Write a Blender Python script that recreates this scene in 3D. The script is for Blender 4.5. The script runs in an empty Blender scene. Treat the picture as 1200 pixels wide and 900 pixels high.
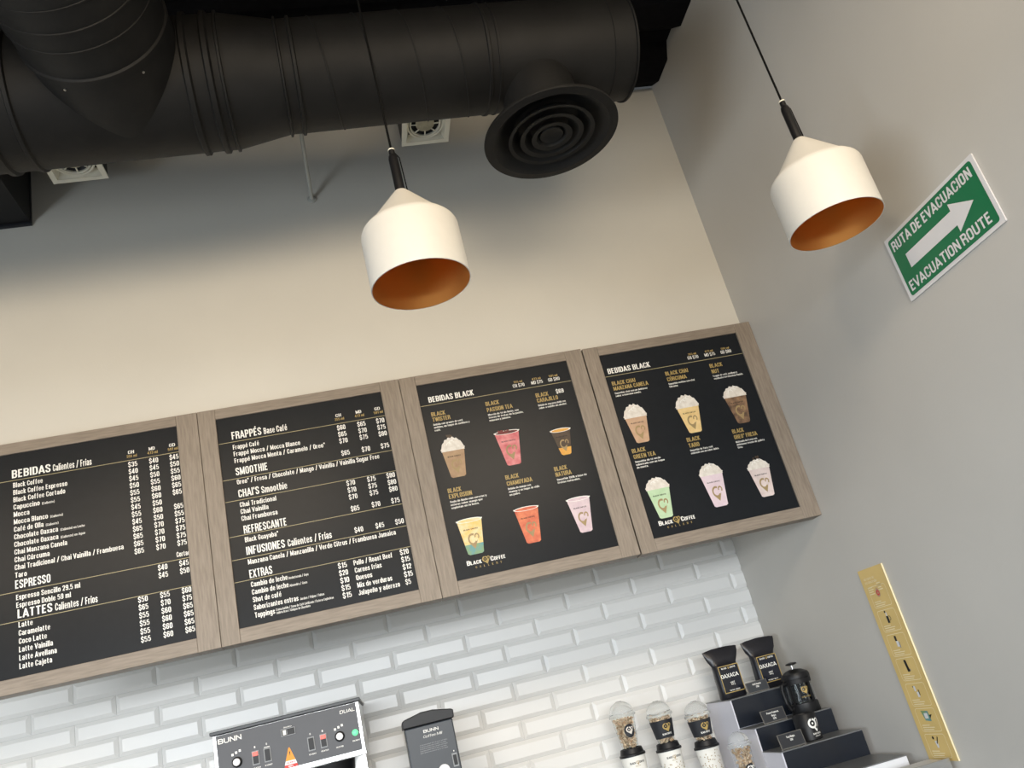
import bpy, bmesh, math, random
from math import sin, cos, pi, radians
from mathutils import Vector, Matrix
random.seed(7)
SC = bpy.context.scene
COL = SC.collection
EYE = 1.55                      # height of the lens above the floor, metres

# ------------------------------------------------------------------ camera
cam = bpy.data.cameras.new('camera'); cam.sensor_width = 36; cam.lens = 29.447; cam.clip_start = 0.05
co = bpy.data.objects.new('camera', cam); COL.objects.link(co); SC.camera = co
Rm = Matrix(((0.96418494, -0.1281771, -0.23220258), (-0.16580372, 0.39204103, -0.90488284), (0.2070182, 0.91097446, 0.35674781)))
mw = Matrix.Identity(4)
for i in range(3):
    mw[i][0] = Rm[0][i]; mw[i][1] = -Rm[1][i]; mw[i][2] = -Rm[2][i]
mw[2][3] = EYE
co.matrix_world = mw

# ------------------------------------------------------------------ world, lights, exposure
w = bpy.data.worlds.new('world'); SC.world = w; w.use_nodes = True
w.node_tree.nodes['Background'].inputs[0].default_value = (0.75, 0.85, 1.0, 1)
w.node_tree.nodes['Background'].inputs[1].default_value = 0.15
SC.view_settings.view_transform = 'Standard'; SC.view_settings.look = 'None'
SC.view_settings.exposure = 0.13; SC.view_settings.gamma = 1.0
def area(name, loc, size, sy, power, col, target):
    l = bpy.data.lights.new(name, 'AREA'); l.shape = 'RECTANGLE'; l.size = size; l.size_y = sy
    l.energy = power; l.color = col
    o = bpy.data.objects.new(name, l); COL.objects.link(o); o.location = loc
    o.rotation_euler = (Vector(target) - Vector(loc)).to_track_quat('-Z', 'Y').to_euler()
    return o
def spot(name, loc, target, power, col, ang=100, rad=0.06, blend=1.0):
    l = bpy.data.lights.new(name, 'SPOT'); l.energy = power; l.color = col
    l.spot_size = radians(ang); l.spot_blend = blend; l.shadow_soft_size = rad
    o = bpy.data.objects.new(name, l); COL.objects.link(o); o.location = loc
    o.rotation_euler = (Vector(target) - Vector(loc)).to_track_quat('-Z', 'Y').to_euler()
    return o
DAY = (0.93, 0.97, 1.0); DAY2 = (0.78, 0.89, 1.0); WARM = (1.0, 0.83, 0.62)
area('window_daylight', (-1.0, -4.6, 2.15), 5.0, 1.5, 440, DAY, (-1.0, 3, 2.15))
area('side_window_daylight', (-3.56, -0.9, 1.42), 3.4, 1.0, 95, DAY2, (1.6, -0.9, 1.42))
for X in (-2.2, -1.3, -0.4, 0.5, 1.2):
    spot('track_spot', (X, 0.10, 3.10), (X, 2.85, 2.50), 72, WARM, 78, 0.38)
spot('track_spot', (-0.4, -0.3, 3.2), (1.62, 0.6, 2.9), 62, WARM, 90, 0.15)

# ------------------------------------------------------------------ materials
def mat(name, col, rough=0.5, metal=0.0, noise=0.0, nscale=40, bump=0.0, bscale=200, stretch=None, emit=None, trans=0.0, ior=1.45, spec=0.5, alpha=1.0, col2=None, coat=0.0):
    m = bpy.data.materials.new(name); m.use_nodes = True
    nt = m.node_tree; b = nt.nodes['Principled BSDF']
    b.inputs['Roughness'].default_value = rough; b.inputs['Metallic'].default_value = metal
    b.inputs['IOR'].default_value = ior; b.inputs['Specular IOR Level'].default_value = spec
    b.inputs['Transmission Weight'].default_value = trans; b.inputs['Alpha'].default_value = alpha
    b.inputs['Coat Weight'].default_value = coat
    c = (*col, 1)
    b.inputs['Base Color'].default_value = c
    tc = nt.nodes.new('ShaderNodeTexCoord'); mp = nt.nodes.new('ShaderNodeMapping')
    nt.links.new(tc.outputs['Object'], mp.inputs[0])
    if stretch: mp.inputs['Scale'].default_value = stretch
    if noise > 0 or col2:
        n = nt.nodes.new('ShaderNodeTexNoise'); n.inputs['Scale'].default_value = nscale; n.inputs['Detail'].default_value = 5
        nt.links.new(mp.outputs[0], n.inputs['Vector'])
        r = nt.nodes.new('ShaderNodeValToRGB'); r.color_ramp.elements[0].position = 0.3; r.color_ramp.elements[1].position = 0.7
        r.color_ramp.elements[0].color = (*(col2 if col2 else [x * (1 - noise) for x in col]), 1)
        r.color_ramp.elements[1].color = (*[min(1, x * (1 + (noise if not col2 else 0))) for x in col], 1)
        nt.links.new(n.outputs['Fac'], r.inputs[0]); nt.links.new(r.outputs[0], b.inputs['Base Color'])
    if bump > 0:
        n2 = nt.nodes.new('ShaderNodeTexNoise'); n2.inputs['Scale'].default_value = bscale; n2.inputs['Detail'].default_value = 3
        nt.links.new(mp.outputs[0], n2.inputs['Vector'])
        bp = nt.nodes.new('ShaderNodeBump'); bp.inputs['Strength'].default_value = bump; bp.inputs['Distance'].default_value = 0.002
        nt.links.new(n2.outputs['Fac'], bp.inputs['Height']); nt.links.new(bp.outputs[0], b.inputs['Normal'])
    if emit:
        b.inputs['Emission Color'].default_value = (*emit[0], 1); b.inputs['Emission Strength'].default_value = emit[1]
    return m
M = dict(
    wall=mat('painted_plaster_cream', (0.66, 0.635, 0.57), 0.75, noise=0.02, nscale=3, bump=0.15, bscale=120),
    wallr=mat('painted_plaster_greige', (0.56, 0.54, 0.50), 0.6, noise=0.02, nscale=3, bump=0.15, bscale=120),
    walldark=mat('plain_wall', (0.45, 0.44, 0.42), 0.8),
    blockerdark=mat('dark_blocker', (0.05, 0.05, 0.055), 0.8),  # dark coat of the added slab that blocks daylight
    floor=mat('floor_tiles', (0.12, 0.115, 0.105), 0.5, noise=0.1, nscale=4),
    grout=mat('grout', (0.62, 0.62, 0.60), 0.9, noise=0.05),
    tile=mat('glazed_white_tile', (0.74, 0.735, 0.715), 0.28, noise=0.01, nscale=2),
    deck=mat('black_painted_deck', (0.006, 0.006, 0.007), 0.9, noise=0.2, spec=0.1),
    duct=mat('black_painted_duct', (0.011, 0.0108, 0.0105), 0.6, noise=0.25, nscale=9, bump=0.25, bscale=60, spec=0.35),
    ductdark=mat('black_duct_lining', (0.012, 0.012, 0.012), 0.6, noise=0.2),
    black=mat('black_plastic', (0.009, 0.009, 0.010), 0.42, noise=0.1, spec=0.35),
    blackmatte=mat('black_matte', (0.016, 0.018, 0.023), 0.6, noise=0.08),
    woodh=mat('grey_oak_laminate_across', (0.285, 0.237, 0.190), 0.5, noise=0, col2=(0.205, 0.167, 0.130), nscale=14, stretch=(1.2, 8, 14), bump=0.1, bscale=40),
    woodv=mat('grey_oak_laminate_upright', (0.285, 0.237, 0.190), 0.5, noise=0, col2=(0.205, 0.167, 0.130), nscale=14, stretch=(14, 8, 1.2), bump=0.1, bscale=40),
    screen=mat('menu_print_black', (0.012, 0.014, 0.017), 0.30, noise=0.05, spec=0.15),
    white=mat('print_white', (0.85, 0.84, 0.80), 0.5, noise=0.01),
    gold=mat('print_gold', (0.42, 0.30, 0.10), 0.45, noise=0.03),
    rule=mat('print_gold_rule', (0.36, 0.31, 0.17), 0.45, noise=0.03),
    shade=mat('white_lamp_shade', (0.72, 0.70, 0.645), 0.55, noise=0.01, bump=0.05),
    copper=mat('copper_lining', (0.95, 0.48, 0.13), 0.42, metal=0.85, noise=0.05, nscale=6),
    cord=mat('black_cord', (0.006, 0.006, 0.006), 0.8, noise=0.1, spec=0.1),
    chrome=mat('brushed_steel', (0.62, 0.62, 0.61), 0.28, metal=1.0, noise=0.06, nscale=30, stretch=(1, 1, 12)),
    green=mat('sign_green', (0.005, 0.165, 0.065), 0.35, noise=0.02),
    signwhite=mat('sign_white', (0.74, 0.73, 0.74), 0.35, noise=0.01),
    pgold=mat('poster_gold', (0.72, 0.52, 0.19), 0.5, noise=0.05, nscale=12),
    pline=mat('poster_cream_line', (0.88, 0.76, 0.48), 0.5, noise=0.02),
    pbox=mat('poster_box_gold', (0.50, 0.36, 0.13), 0.5, noise=0.04),
    grille=mat('spot_trim_white', (0.85, 0.82, 0.70), 0.5, noise=0.03),
    lens=mat('spot_lens', (0.40, 0.37, 0.27), 0.35, noise=0.15, nscale=60),
    pipe=mat('pipe_grey_paint', (0.42, 0.42, 0.38), 0.5, noise=0.06),
    acryl=mat('white_acrylic', (0.72, 0.72, 0.80), 0.25, noise=0.01),
    acrylblack=mat('black_acrylic', (0.010, 0.013, 0.020), 0.25, noise=0.05),
    clear=mat('clear_plastic', (0.96, 0.97, 0.96), 0.08, trans=1.0, ior=1.12, noise=0),
    glass=mat('clear_glass', (0.9, 0.92, 0.92), 0.03, trans=1.0, ior=1.2, noise=0),
    frost=mat('smoked_acrylic', (0.35, 0.33, 0.30), 0.2, trans=0.6, ior=1.2),
    paper=mat('white_paper_cup', (0.80, 0.79, 0.74), 0.6, noise=0.02),
    foil=mat('black_foil_bag', (0.010, 0.010, 0.014), 0.3, noise=0.2, bump=0.6, bscale=25),
    label=mat('black_glossy_label', (0.012, 0.014, 0.022), 0.12, noise=0.05),
    brown=mat('snack_brown', (0.45, 0.27, 0.15), 0.7, col2=(0.85, 0.74, 0.58), nscale=60),
    panel=mat('charcoal_control_panel', (0.052, 0.054, 0.062), 0.42, noise=0.03),
    mill=mat('charcoal_mill_body', (0.033, 0.038, 0.045), 0.4, noise=0.04),
    red=mat('red_lit_rocker', (0.75, 0.04, 0.015), 0.3, emit=((1.0, 0.07, 0.02), 0.5)),
    greenlamp=mat('green_lit_lamp', (0.15, 0.75, 0.35), 0.3, emit=((0.15, 0.9, 0.35), 0.55)),
    orange=mat('orange_warning', (0.85, 0.30, 0.02), 0.5, noise=0.03),
    redprint=mat('red_print', (0.60, 0.04, 0.03), 0.5, noise=0.03),
    counter=mat('counter_stone', (0.55, 0.55, 0.55), 0.3, noise=0.05, nscale=20),
    cream=mat('print_cream', (0.78, 0.74, 0.68), 0.5, col2=(0.62, 0.57, 0.50), nscale=70),
    grey=mat('print_grey', (0.28, 0.29, 0.30), 0.5, noise=0.02),
)
def drinkmat(name, a, b, sc=45): return mat('print_' + name, a, 0.5, col2=b, nscale=sc)

# ------------------------------------------------------------------ helpers
def tag(o, label=None, cat=None, group=None, kind=None):
    if label: o['label'] = label
    if cat: o['category'] = cat
    if group: o['group'] = group
    if kind: o['kind'] = kind
    return o
def obj(name, me, parent=None, mats=(), smooth=False, bevel=0):
    if isinstance(me, bmesh.types.BMesh):
        bm = me; bmesh.ops.recalc_face_normals(bm, faces=bm.faces)
        if smooth:
            for f_ in bm.faces: f_.smooth = True
        me = bpy.data.meshes.new(name); bm.to_mesh(me); bm.free()
    o = bpy.data.objects.new(name, me); COL.objects.link(o)
    for m in (mats if isinstance(mats, (list, tuple)) else [mats]): me.materials.append(m)
    if parent: o.parent = parent
    if bevel:
        b = o.modifiers.new('bevel', 'BEVEL'); b.width = bevel; b.segments = 2; b.limit_method = 'ANGLE'
    if smooth and hasattr(me, 'set_sharp_from_angle'):
        me.set_sharp_from_angle(angle=radians(38))
    return o
def empty(name, loc, label=None, cat=None, group=None, kind=None, rz=0):
    o = bpy.data.objects.new(name, None); COL.objects.link(o); o.location = loc; o.rotation_euler = (0, 0, rz); o.empty_display_size = 0.05
    return tag(o, label, cat, group, kind)
def box(bm, x0, x1, y0, y1, z0, z1, mi=0):
    v = [bm.verts.new(p) for p in ((x0, y0, z0), (x1, y0, z0), (x1, y1, z0), (x0, y1, z0), (x0, y0, z1), (x1, y0, z1), (x1, y1, z1), (x0, y1, z1))]
    for q in ((0, 3, 2, 1), (4, 5, 6, 7), (0, 1, 5, 4), (1, 2, 6, 5), (2, 3, 7, 6), (3, 0, 4, 7)):
        bm.faces.new([v[i] for i in q]).material_index = mi
    return v
def B(*a): bm = bmesh.new(); box(bm, *a); return bm
def lathe(prof, seg=48, bm=None, c=(0, 0, 0), close=False, mi=0, ax=None):
    """prof: list of (r, z); ax: optional 3x3 frame (columns) for the axis"""
    bm = bm or bmesh.new(); rings = []
    fr = ax or Matrix.Identity(3); c = Vector(c)
    for r, z in prof:
        if r < 1e-6: rings.append([bm.verts.new(c + fr @ Vector((0, 0, z)))])
        else: rings.append([bm.verts.new(c + fr @ Vector((r * cos(2 * pi * k / seg), r * sin(2 * pi * k / seg), z))) for k in range(seg)])
    pairs = list(zip(rings, rings[1:])) + ([(rings[-1], rings[0])] if close else [])
    for a, b in pairs:
        for k in range(seg):
            k2 = (k + 1) % seg
            if len(a) == 1 and len(b) == 1: continue
            if len(a) == 1: f_ = bm.faces.new((a[0], b[k2], b[k]))
            elif len(b) == 1: f_ = bm.faces.new((a[k], a[k2], b[0]))
            else: f_ = bm.faces.new((a[k], a[k2], b[k2], b[k]))
            f_.material_index = mi
    return bm
def frame_from(d):
    d = Vector(d).normalized(); q = Vector((0, 0, 1)).rotation_difference(d); return q.to_matrix()
def tube(bm, p0, p1, r, seg=12, mi=0):
    p0, p1 = Vector(p0), Vector(p1); L = (p1 - p0).length
    return lathe([(0, 0), (r, 0), (r, L), (0, L)], seg, bm, p0, ax=frame_from(p1 - p0), mi=mi)
def prism(bm, pts, d0, d1, mapf, mi=0, two=True):
    """polygon pts (a,b) extruded between depths d0 and d1; mapf(a,b,d) -> xyz"""
    a = [bm.verts.new(mapf(x, y, d0)) for x, y in pts]
    if not two:
        bm.faces.new(a).material_index = mi; return
    b = [bm.verts.new(mapf(x, y, d1)) for x, y in pts]
    bm.faces.new(a).material_index = mi; bm.faces.new(b[::-1]).material_index = mi
    n = len(pts)
    for k in range(n): bm.faces.new((a[k], b[k], b[(k + 1) % n], a[(k + 1) % n])).material_index = mi
def flat(bm, pts, mapf, mi=0, d=0.0):
    try: bm.faces.new([bm.verts.new(mapf(x, y, d)) for x, y in pts]).material_index = mi
    except Exception: pass
def rrect(x0, x1, y0, y1, r, n=4):
    p = []
    for cx, cy, a0 in ((x1 - r, y0 + r, -pi / 2), (x1 - r, y1 - r, 0), (x0 + r, y1 - r, pi / 2), (x0 + r, y0 + r, pi)):
        for k in range(n + 1): a = a0 + pi / 2 * k / n; p.append((cx + r * cos(a), cy + r * sin(a)))
    return p
def circ(cx, cy, r, n=20, ry=None): return [(cx + r * cos(2 * pi * k / n), cy + (ry or r) * sin(2 * pi * k / n)) for k in range(n)]

# lettering: a narrow heavy gothic drawn here as strokes (x 0..1 across the letter, y in cap heights)
def P_(t): return [[tuple(float(v) for v in p.split(',')) for p in l.split()] for l in t.split('|')]
GL = {k: (w_, P_(t)) for k, w_, t in [
 ('A', .36, '-.12,0 .5,.96 1.12,0|.05,.27 .95,.27'), ('B', .31, '0,0 0,1|0,.925 .75,.925 1,.82 1,.64 .78,.53 0,.53|.78,.53 1,.42 1,.18 .78,.075 0,.075'),
 ('C', .31, '1,.66 1,.80 .78,.925 .22,.925 0,.80 0,.20 .22,.075 .78,.075 1,.20 1,.36'), ('D', .32, '0,0 0,1|0,.925 .72,.925 1,.78 1,.22 .72,.075 0,.075'),
 ('E', .25, '0,0 0,1|0,.925 1.15,.925|0,.52 1,.52|0,.075 1.15,.075'), ('F', .25, '0,0 0,1|0,.925 1.15,.925|0,.50 1,.50'),
 ('G', .31, '1,.68 1,.80 .78,.925 .22,.925 0,.80 0,.20 .22,.075 .78,.075 1,.20 1,.46 .5,.46'), ('H', .31, '0,0 0,1|1,0 1,1|0,.52 1,.52'), ('I', 0, '0,0 0,1'),
 ('J', .25, '1,1 1,.2 .78,.075 .2,.075 0,.2 0,.32'), ('K', .31, '0,0 0,1|0,.38 1,1|.3,.56 1.05,0'), ('L', .24, '0,0 0,1|0,.075 1.2,.075'),
 ('M', .46, '0,0 0,1|1,0 1,1|0,.97 .5,.12 1,.97'), ('N', .33, '0,0 0,1|1,0 1,1|0,.97 1,.03'), ('O', .31, '0,.2 0,.8 .22,.925 .78,.925 1,.8 1,.2 .78,.075 .22,.075 0,.2'),
 ('P', .30, '0,0 0,1|0,.925 .75,.925 1,.82 1,.56 .75,.45 0,.45'), ('Q', .31, '0,.2 0,.8 .22,.925 .78,.925 1,.8 1,.2 .78,.075 .22,.075 0,.2|.6,.22 1.1,-.04'),
 ('R', .31, '0,0 0,1|0,.925 .75,.925 1,.82 1,.62 .75,.50 0,.50|.7,.5 1,.36 1.05,0'), ('S', .30, '1,.70 1,.81 .78,.925 .22,.925 0,.81 0,.66 .2,.57 .8,.43 1,.33 1,.19 .78,.075 .22,.075 0,.19 0,.31'),
 ('T', .32, '.5,0 .5,1|-.15,.925 1.15,.925'), ('U', .31, '0,1 0,.2 .22,.075 .78,.075 1,.2 1,1'), ('V', .34, '-.12,1 .5,.04 1.12,1'), ('W', .52, '-.08,1 .24,.05 .5,.92 .76,.05 1.08,1'),
 ('X', .33, '-.1,0 1.1,1|-.1,1 1.1,0'), ('Y', .34, '-.12,1 .5,.42 1.12,1|.5,.42 .5,0'), ('Z', .30, '-.05,.925 1,.925 0,.075 1.08,.075'),
 ('a', .27, '0,.53 0,.58 .25,.675 .75,.675 1,.57 1,0|1,.40 .3,.38 0,.30 0,.17 .25,.07 .7,.08 1,.17'), ('b', .28, '0,0 0,1|0,.56 .35,.675 .8,.665 1,.55 1,.20 .8,.07 .35,.065 0,.17'),
 ('c', .26, '1,.47 1,.56 .78,.675 .22,.675 0,.55 0,.19 .22,.07 .78,.07 1,.19 1,.27'), ('d', .28, '1,0 1,1|1,.56 .65,.675 .2,.665 0,.55 0,.20 .2,.07 .65,.065 1,.17'),
 ('e', .27, '0,.39 1,.39 1,.56 .78,.675 .22,.675 0,.55 0,.19 .22,.07 .78,.07 1,.18 1,.24'), ('f', .18, '.3,0 .3,.84 .6,.935 1.15,.935|-.2,.67 1.0,.67'),
 ('g', .28, '1,.72 1,-.10 .78,-.21 .2,-.21 0,-.13|1,.56 .65,.675 .2,.665 0,.55 0,.22 .2,.10 .65,.09 1,.20'), ('h', .28, '0,0 0,1|0,.56 .4,.675 .8,.665 1,.56 1,0'),
 ('i', 0, '0,0 0,.74|0,.85 0,1'), ('j', .08, '1,.74 1,-.12 .4,-.21 -.6,-.21|1,.85 1,1'), ('k', .27, '0,0 0,1|0,.28 1,.74|.35,.42 1.05,0'), ('l', 0, '0,0 0,1'),
 ('m', .50, '0,0 0,.74|0,.58 .2,.675 .4,.665 .5,.57 .5,0|.5,.58 .7,.675 .9,.665 1,.57 1,0'), ('n', .28, '0,0 0,.74|0,.57 .4,.675 .8,.665 1,.56 1,0'),
 ('o', .28, '0,.19 0,.55 .22,.675 .78,.675 1,.55 1,.19 .78,.07 .22,.07 0,.19'), ('p', .28, '0,-.27 0,.74|0,.56 .35,.675 .8,.665 1,.55 1,.20 .8,.07 .35,.065 0,.17'),
 ('q', .28, '1,-.27 1,.74|1,.56 .65,.675 .2,.665 0,.55 0,.20 .2,.07 .65,.065 1,.17'), ('r', .17, '0,0 0,.74|0,.52 .45,.66 1.1,.67'),
 ('s', .25, '1,.50 1,.58 .75,.675 .25,.675 0,.59 0,.49 .2,.42 .8,.32 1,.25 1,.15 .75,.07 .25,.07 0,.16 0,.24'), ('t', .18, '.3,.92 .3,.16 .6,.07 1.15,.07|-.2,.67 1.1,.67'),
 ('u', .28, '0,.74 0,.18 .2,.07 .6,.07 1,.17|1,0 1,.74'), ('v', .29, '-.1,.74 .5,.04 1.1,.74'), ('w', .45, '-.08,.74 .24,.05 .5,.66 .76,.05 1.08,.74'),
 ('x', .28, '-.1,0 1.1,.74|-.1,.74 1.1,0'), ('y', .29, '-.1,.74 .5,.06|1.1,.74 .35,-.18 -.1,-.21'), ('z', .25, '-.05,.67 1,.67 0,.07 1.08,.07'),
 ('0', .29, '0,.2 0,.8 .22,.925 .78,.925 1,.8 1,.2 .78,.075 .22,.075 0,.2'), ('1', .14, '1,0 1,.97 0,.80'), ('2', .29, '0,.68 0,.80 .22,.925 .78,.925 1,.8 1,.62 0,.075 1.1,.075'),
 ('3', .29, '0,.72 0,.81 .22,.925 .78,.925 1,.82 1,.64 .78,.53 .4,.53|.78,.53 1,.42 1,.19 .78,.075 .22,.075 0,.19 0,.28'), ('4', .31, '.75,0 .75,1 -.1,.26 1.15,.26'),
 ('5', .29, '1,.925 .05,.925 0,.53 .3,.61 .8,.59 1,.48 1,.19 .78,.075 .22,.075 0,.19 0,.26'), ('6', .29, '1,.72 1,.81 .78,.925 .22,.925 0,.8 0,.2 .22,.075 .78,.075 1,.19 1,.44 .78,.55 .22,.55 0,.44'),
 ('7', .29, '-.05,.925 1,.925 .35,0'), ('8', .29, '.22,.53 0,.64 0,.82 .22,.925 .78,.925 1,.82 1,.64 .78,.53 .22,.53 0,.41 0,.19 .22,.075 .78,.075 1,.19 1,.41 .78,.53'),
 ('9', .29, '0,.28 0,.19 .22,.075 .78,.075 1,.2 1,.8 .78,.925 .22,.925 0,.81 0,.56 .22,.45 .78,.45 1,.56'),
 ('$', .29, '1,.70 1,.81 .78,.925 .22,.925 0,.81 0,.66 .2,.57 .8,.43 1,.33 1,.19 .78,.075 .22,.075 0,.19 0,.31|.5,.9 .5,1.1|.5,-.1 .5,.1'),
 ('/', .28, '0,-.05 1,1.05'), ('.', 0, '0,0 0,.15'), (',', 0, '0,-.12 0,.15'), ("'", 0, '0,.72 0,1'), ('(', .10, '1,1.05 0,.75 0,.2 1,-.1'), (')', .10, '0,1.05 1,.75 1,.2 0,-.1'),
 ('°', .12, '0,.76 0,.94 1,.94 1,.76 0,.76'), ('%', .42, '0,.6 0,.93 .35,.93 .35,.6 0,.6|.65,.07 .65,.4 1,.4 1,.07 .65,.07|.1,0 .9,1'), ('!', 0, '0,.32 0,1|0,0 0,.16')]}
for ch, bs in zip('áéíóúÁÉÍÓÚ', 'aeiouAEIOU'):
    w_, st = GL[bs]; up = bs.isupper(); y_ = 1.06 if up else .82
    if bs == 'i': st = st[:1]
    cx_ = .5 if w_ else 0; k_ = 1 if w_ else 1
    acc = [(cx_ - .05, y_), (cx_ + .35, y_ + .17)]
    GL[ch] = (w_, st + [acc])
w_, st = GL['n']; GL['ñ'] = (w_, st + [[(0, .86), (1, .86)]])
_gc = {}
SW = .165
def glyph(ch, sw, wide):
    if (ch, sw, wide) in _gc: return _gc[(ch, sw, wide)]
    w0, st = GL[ch]; w_ = w0 * wide; V = []; F = []
    for pl in st:
        pts = [((x * w_ if w_ else x * .28) + sw / 2, y) for x, y in pl]
        for (a, b), (c, e) in zip(pts, pts[1:]):
            L = math.hypot(c - a, e - b) or 1; t_ = abs(c - a) / L
            h = (sw * (1 - t_) + sw * .88 * t_) / 2; nx, ny = -(e - b) / L * h, (c - a) / L * h
            n = len(V); z_ = (len(F) % 9) * 1.5e-5
            V += [(a + nx, b + ny, z_), (a - nx, b - ny, z_), (c - nx, e - ny, z_), (c + nx, e + ny, z_)]; F.append((n, n + 1, n + 2, n + 3))
        for a, b in pts[1:-1]:
            n = len(V); z_ = (len(F) % 9) * 1.5e-5
            V += [(a + sw * .46 * cos(pi / 3 * k), b + sw * .43 * sin(pi / 3 * k), z_) for k in range(6)]; F.append(tuple(range(n, n + 6)))
    _gc[(ch, sw, wide)] = (V, F, w_ + sw); return _gc[(ch, sw, wide)]
def glyphs(s, sw, wide=1.0):
    V = []; F = []; x = 0; g = .08 * (1 + (wide - 1) * .5)
    for ch in s:
        if ch == ' ': x += .25; continue
        vs, fs, w_ = glyph(ch, sw, wide); n = len(V)
        V += [(a + x, b, z_) for a, b, z_ in vs]; F += [tuple(i + n for i in f_) for f_ in fs]; x += w_ + g
    return V, F, 0.0, x - g
class Print:
    """collects flat print (letters, shapes) of one colour set into one mesh"""
    def __init__(s, mapf): s.v = []; s.f = []; s.mi = []; s.map = mapf
    def text(s, t, x, y, cap, width=None, bold=0.035, cond=0.58, mi=0, d=0.0, align='l', shear=0.0, wide=1.0):
        vs, fs, x0, x1 = glyphs(t, round(.125 + bold * .9, 3), wide); k = cap
        kx = (width / (x1 - x0)) if width else k
        w_ = (x1 - x0) * kx
        ox = x - (w_ if align == 'r' else w_ / 2 if align == 'c' else 0)
        n = len(s.v)
        for a, b, z_ in vs: s.v.append(s.map(ox + (a - x0) * kx + shear * b * k, y + b * k, d + z_))
        for f_ in fs: s.f.append([i + n for i in f_]); s.mi.append(mi)
    def poly(s, pts, mi=0, d=0.0):
        n = len(s.v); s.v += [s.map(a, b, d) for a, b in pts]; s.f.append(list(range(n, n + len(pts)))); s.mi.append(mi)
    def rect(s, x0, x1, y0, y1, mi=0, d=0.0): s.poly([(x0, y0), (x1, y0), (x1, y1), (x0, y1)], mi, d)
    def ring(s, cx, cy, r0, r1, a0=0, a1=360, n=24, mi=0, d=0.0, ky=1.0):
        m0 = len(s.v)
        for k in range(n + 1):
            a = radians(a0 + (a1 - a0) * k / n)
            for r in (r0, r1): s.v.append(s.map(cx + r * cos(a), cy + ky * r * sin(a), d))
        for k in range(n): i = m0 + 2 * k; s.f.append([i, i + 1, i + 3, i + 2]); s.mi.append(mi)
    def line(s, pts, wd, mi=0, d=0.0):
        for (a, b), (c, e) in zip(pts, pts[1:]):
            L = math.hypot(c - a, e - b) or 1; nx, ny = -(e - b) / L * wd / 2, (c - a) / L * wd / 2
            s.poly([(a + nx, b + ny), (a - nx, b - ny), (c - nx, e - ny), (c + nx, e + ny)], mi, d)
    def frame(s, x0, x1, y0, y1, t, mi=0, d=0.0):
        s.rect(x0, x1, y0, y0 + t, mi, d); s.rect(x0, x1, y1 - t, y1, mi, d); s.rect(x0, x0 + t, y0 + t, y1 - t, mi, d); s.rect(x1 - t, x1, y0 + t, y1 - t, mi, d)
    def emblem(s, cx, cy, r, mi=0, d=0.0):
        # open ring like a coffee cup seen from above, handle curl and pointed foot
        s.ring(cx - r * .15, cy, r * 0.60, r, 95, 440, 28, mi, d)
        s.poly([(cx - r * .75, cy - r * .72), (cx + r * .45, cy - r * 1.75), (cx + r * 1.15, cy - r * .55), (cx + r * 1.45, cy + r * .10), (cx + r * .70, cy - r * .30), (cx + r * .1, cy - r * .85)], mi, d)
        s.ring(cx + r * 1.05, cy + r * 0.42, r * 0.26, r * 0.52, -60, 200, 14, mi, d)
        s.ring(cx - r * .15, cy, 0, r * 0.22, 0, 360, 10, mi, d)
    def build(s, name, mats, parent=None):
        me = bpy.data.meshes.new(name); me.from_pydata([tuple(p) for p in s.v], [], s.f)
        for p, m_ in zip(me.polygons, s.mi): p.material_index = m_
        o = bpy.data.objects.new(name, me); COL.objects.link(o)
        for m_ in (mats if isinstance(mats, (list, tuple)) else [mats]): me.materials.append(m_)
        if parent: o.parent = parent
        if 'lettering' in name or name in ('label_print', 'cream_lines', 'gear_pictures', 'printed_pattern'): o['kind'] = 'stuff'
        return o

Z = lambda z: z + EYE            # heights below are measured from eye level
XW = 1.618                       # right wall
YB = 2.85; YT = 3.590            # bulkhead face, tiled wall face

# ------------------------------------------------------------------ the room shell
def struct(name, bm, m, **k): return tag(obj(name, bm, None, m, **k), kind='structure')
struct('floor', B(-3.6, XW + .1, -4.8, 3.75, -0.1, 0), M['floor'])
struct('wall_back', B(-3.6, XW, YB, YT + .03, Z(0.52), Z(2.42)), M['wall'])
struct('wall_right', B(XW, XW + .12, -4.8, 3.75, 0, Z(2.60)), M['wallr'])
struct('wall_left', B(-3.7, -3.6, -4.8, 3.75, 0, Z(2.60)), M['walldark'])
struct('wall_front', B(-3.6, XW, -4.9, -4.8, Z(1.35), Z(2.6)), M['walldark']); struct('wall_front', B(-3.6, XW, -4.9, -4.8, 0, 1.38), M['walldark'])
# unseen slab added behind the viewer to keep daylight off the upper walls
struct('daylight_blocker', B(-3.6, XW, -1.15, -.85, Z(.66), Z(2.38)), M['blockerdark'])
# corrugated roof deck, ribs running along the counter
bm = bmesh.new(); prof = []
y = 2.842
prof.append((y, Z(2.425)))
y = 2.771
while y > -4.8:
    prof += [(y, Z(2.387)), (y - .127, Z(2.387)), (y - .174, Z(2.446)), (y - .241, Z(2.446))]
    y -= .313
v0 = [bm.verts.new((-3.6, a, b)) for a, b in prof]; v1 = [bm.verts.new((XW, a, b)) for a, b in prof]
t0 = [bm.verts.new((-3.6, a, b + .03)) for a, b in prof]; t1 = [bm.verts.new((XW, a, b + .03)) for a, b in prof]
for k in range(len(prof) - 1):
    bm.faces.new((v0[k], v1[k], v1[k + 1], v0[k + 1])); bm.faces.new((t0[k], t0[k + 1], t1[k + 1], t1[k]))
struct('ceiling', bm, M['deck'])
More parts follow.
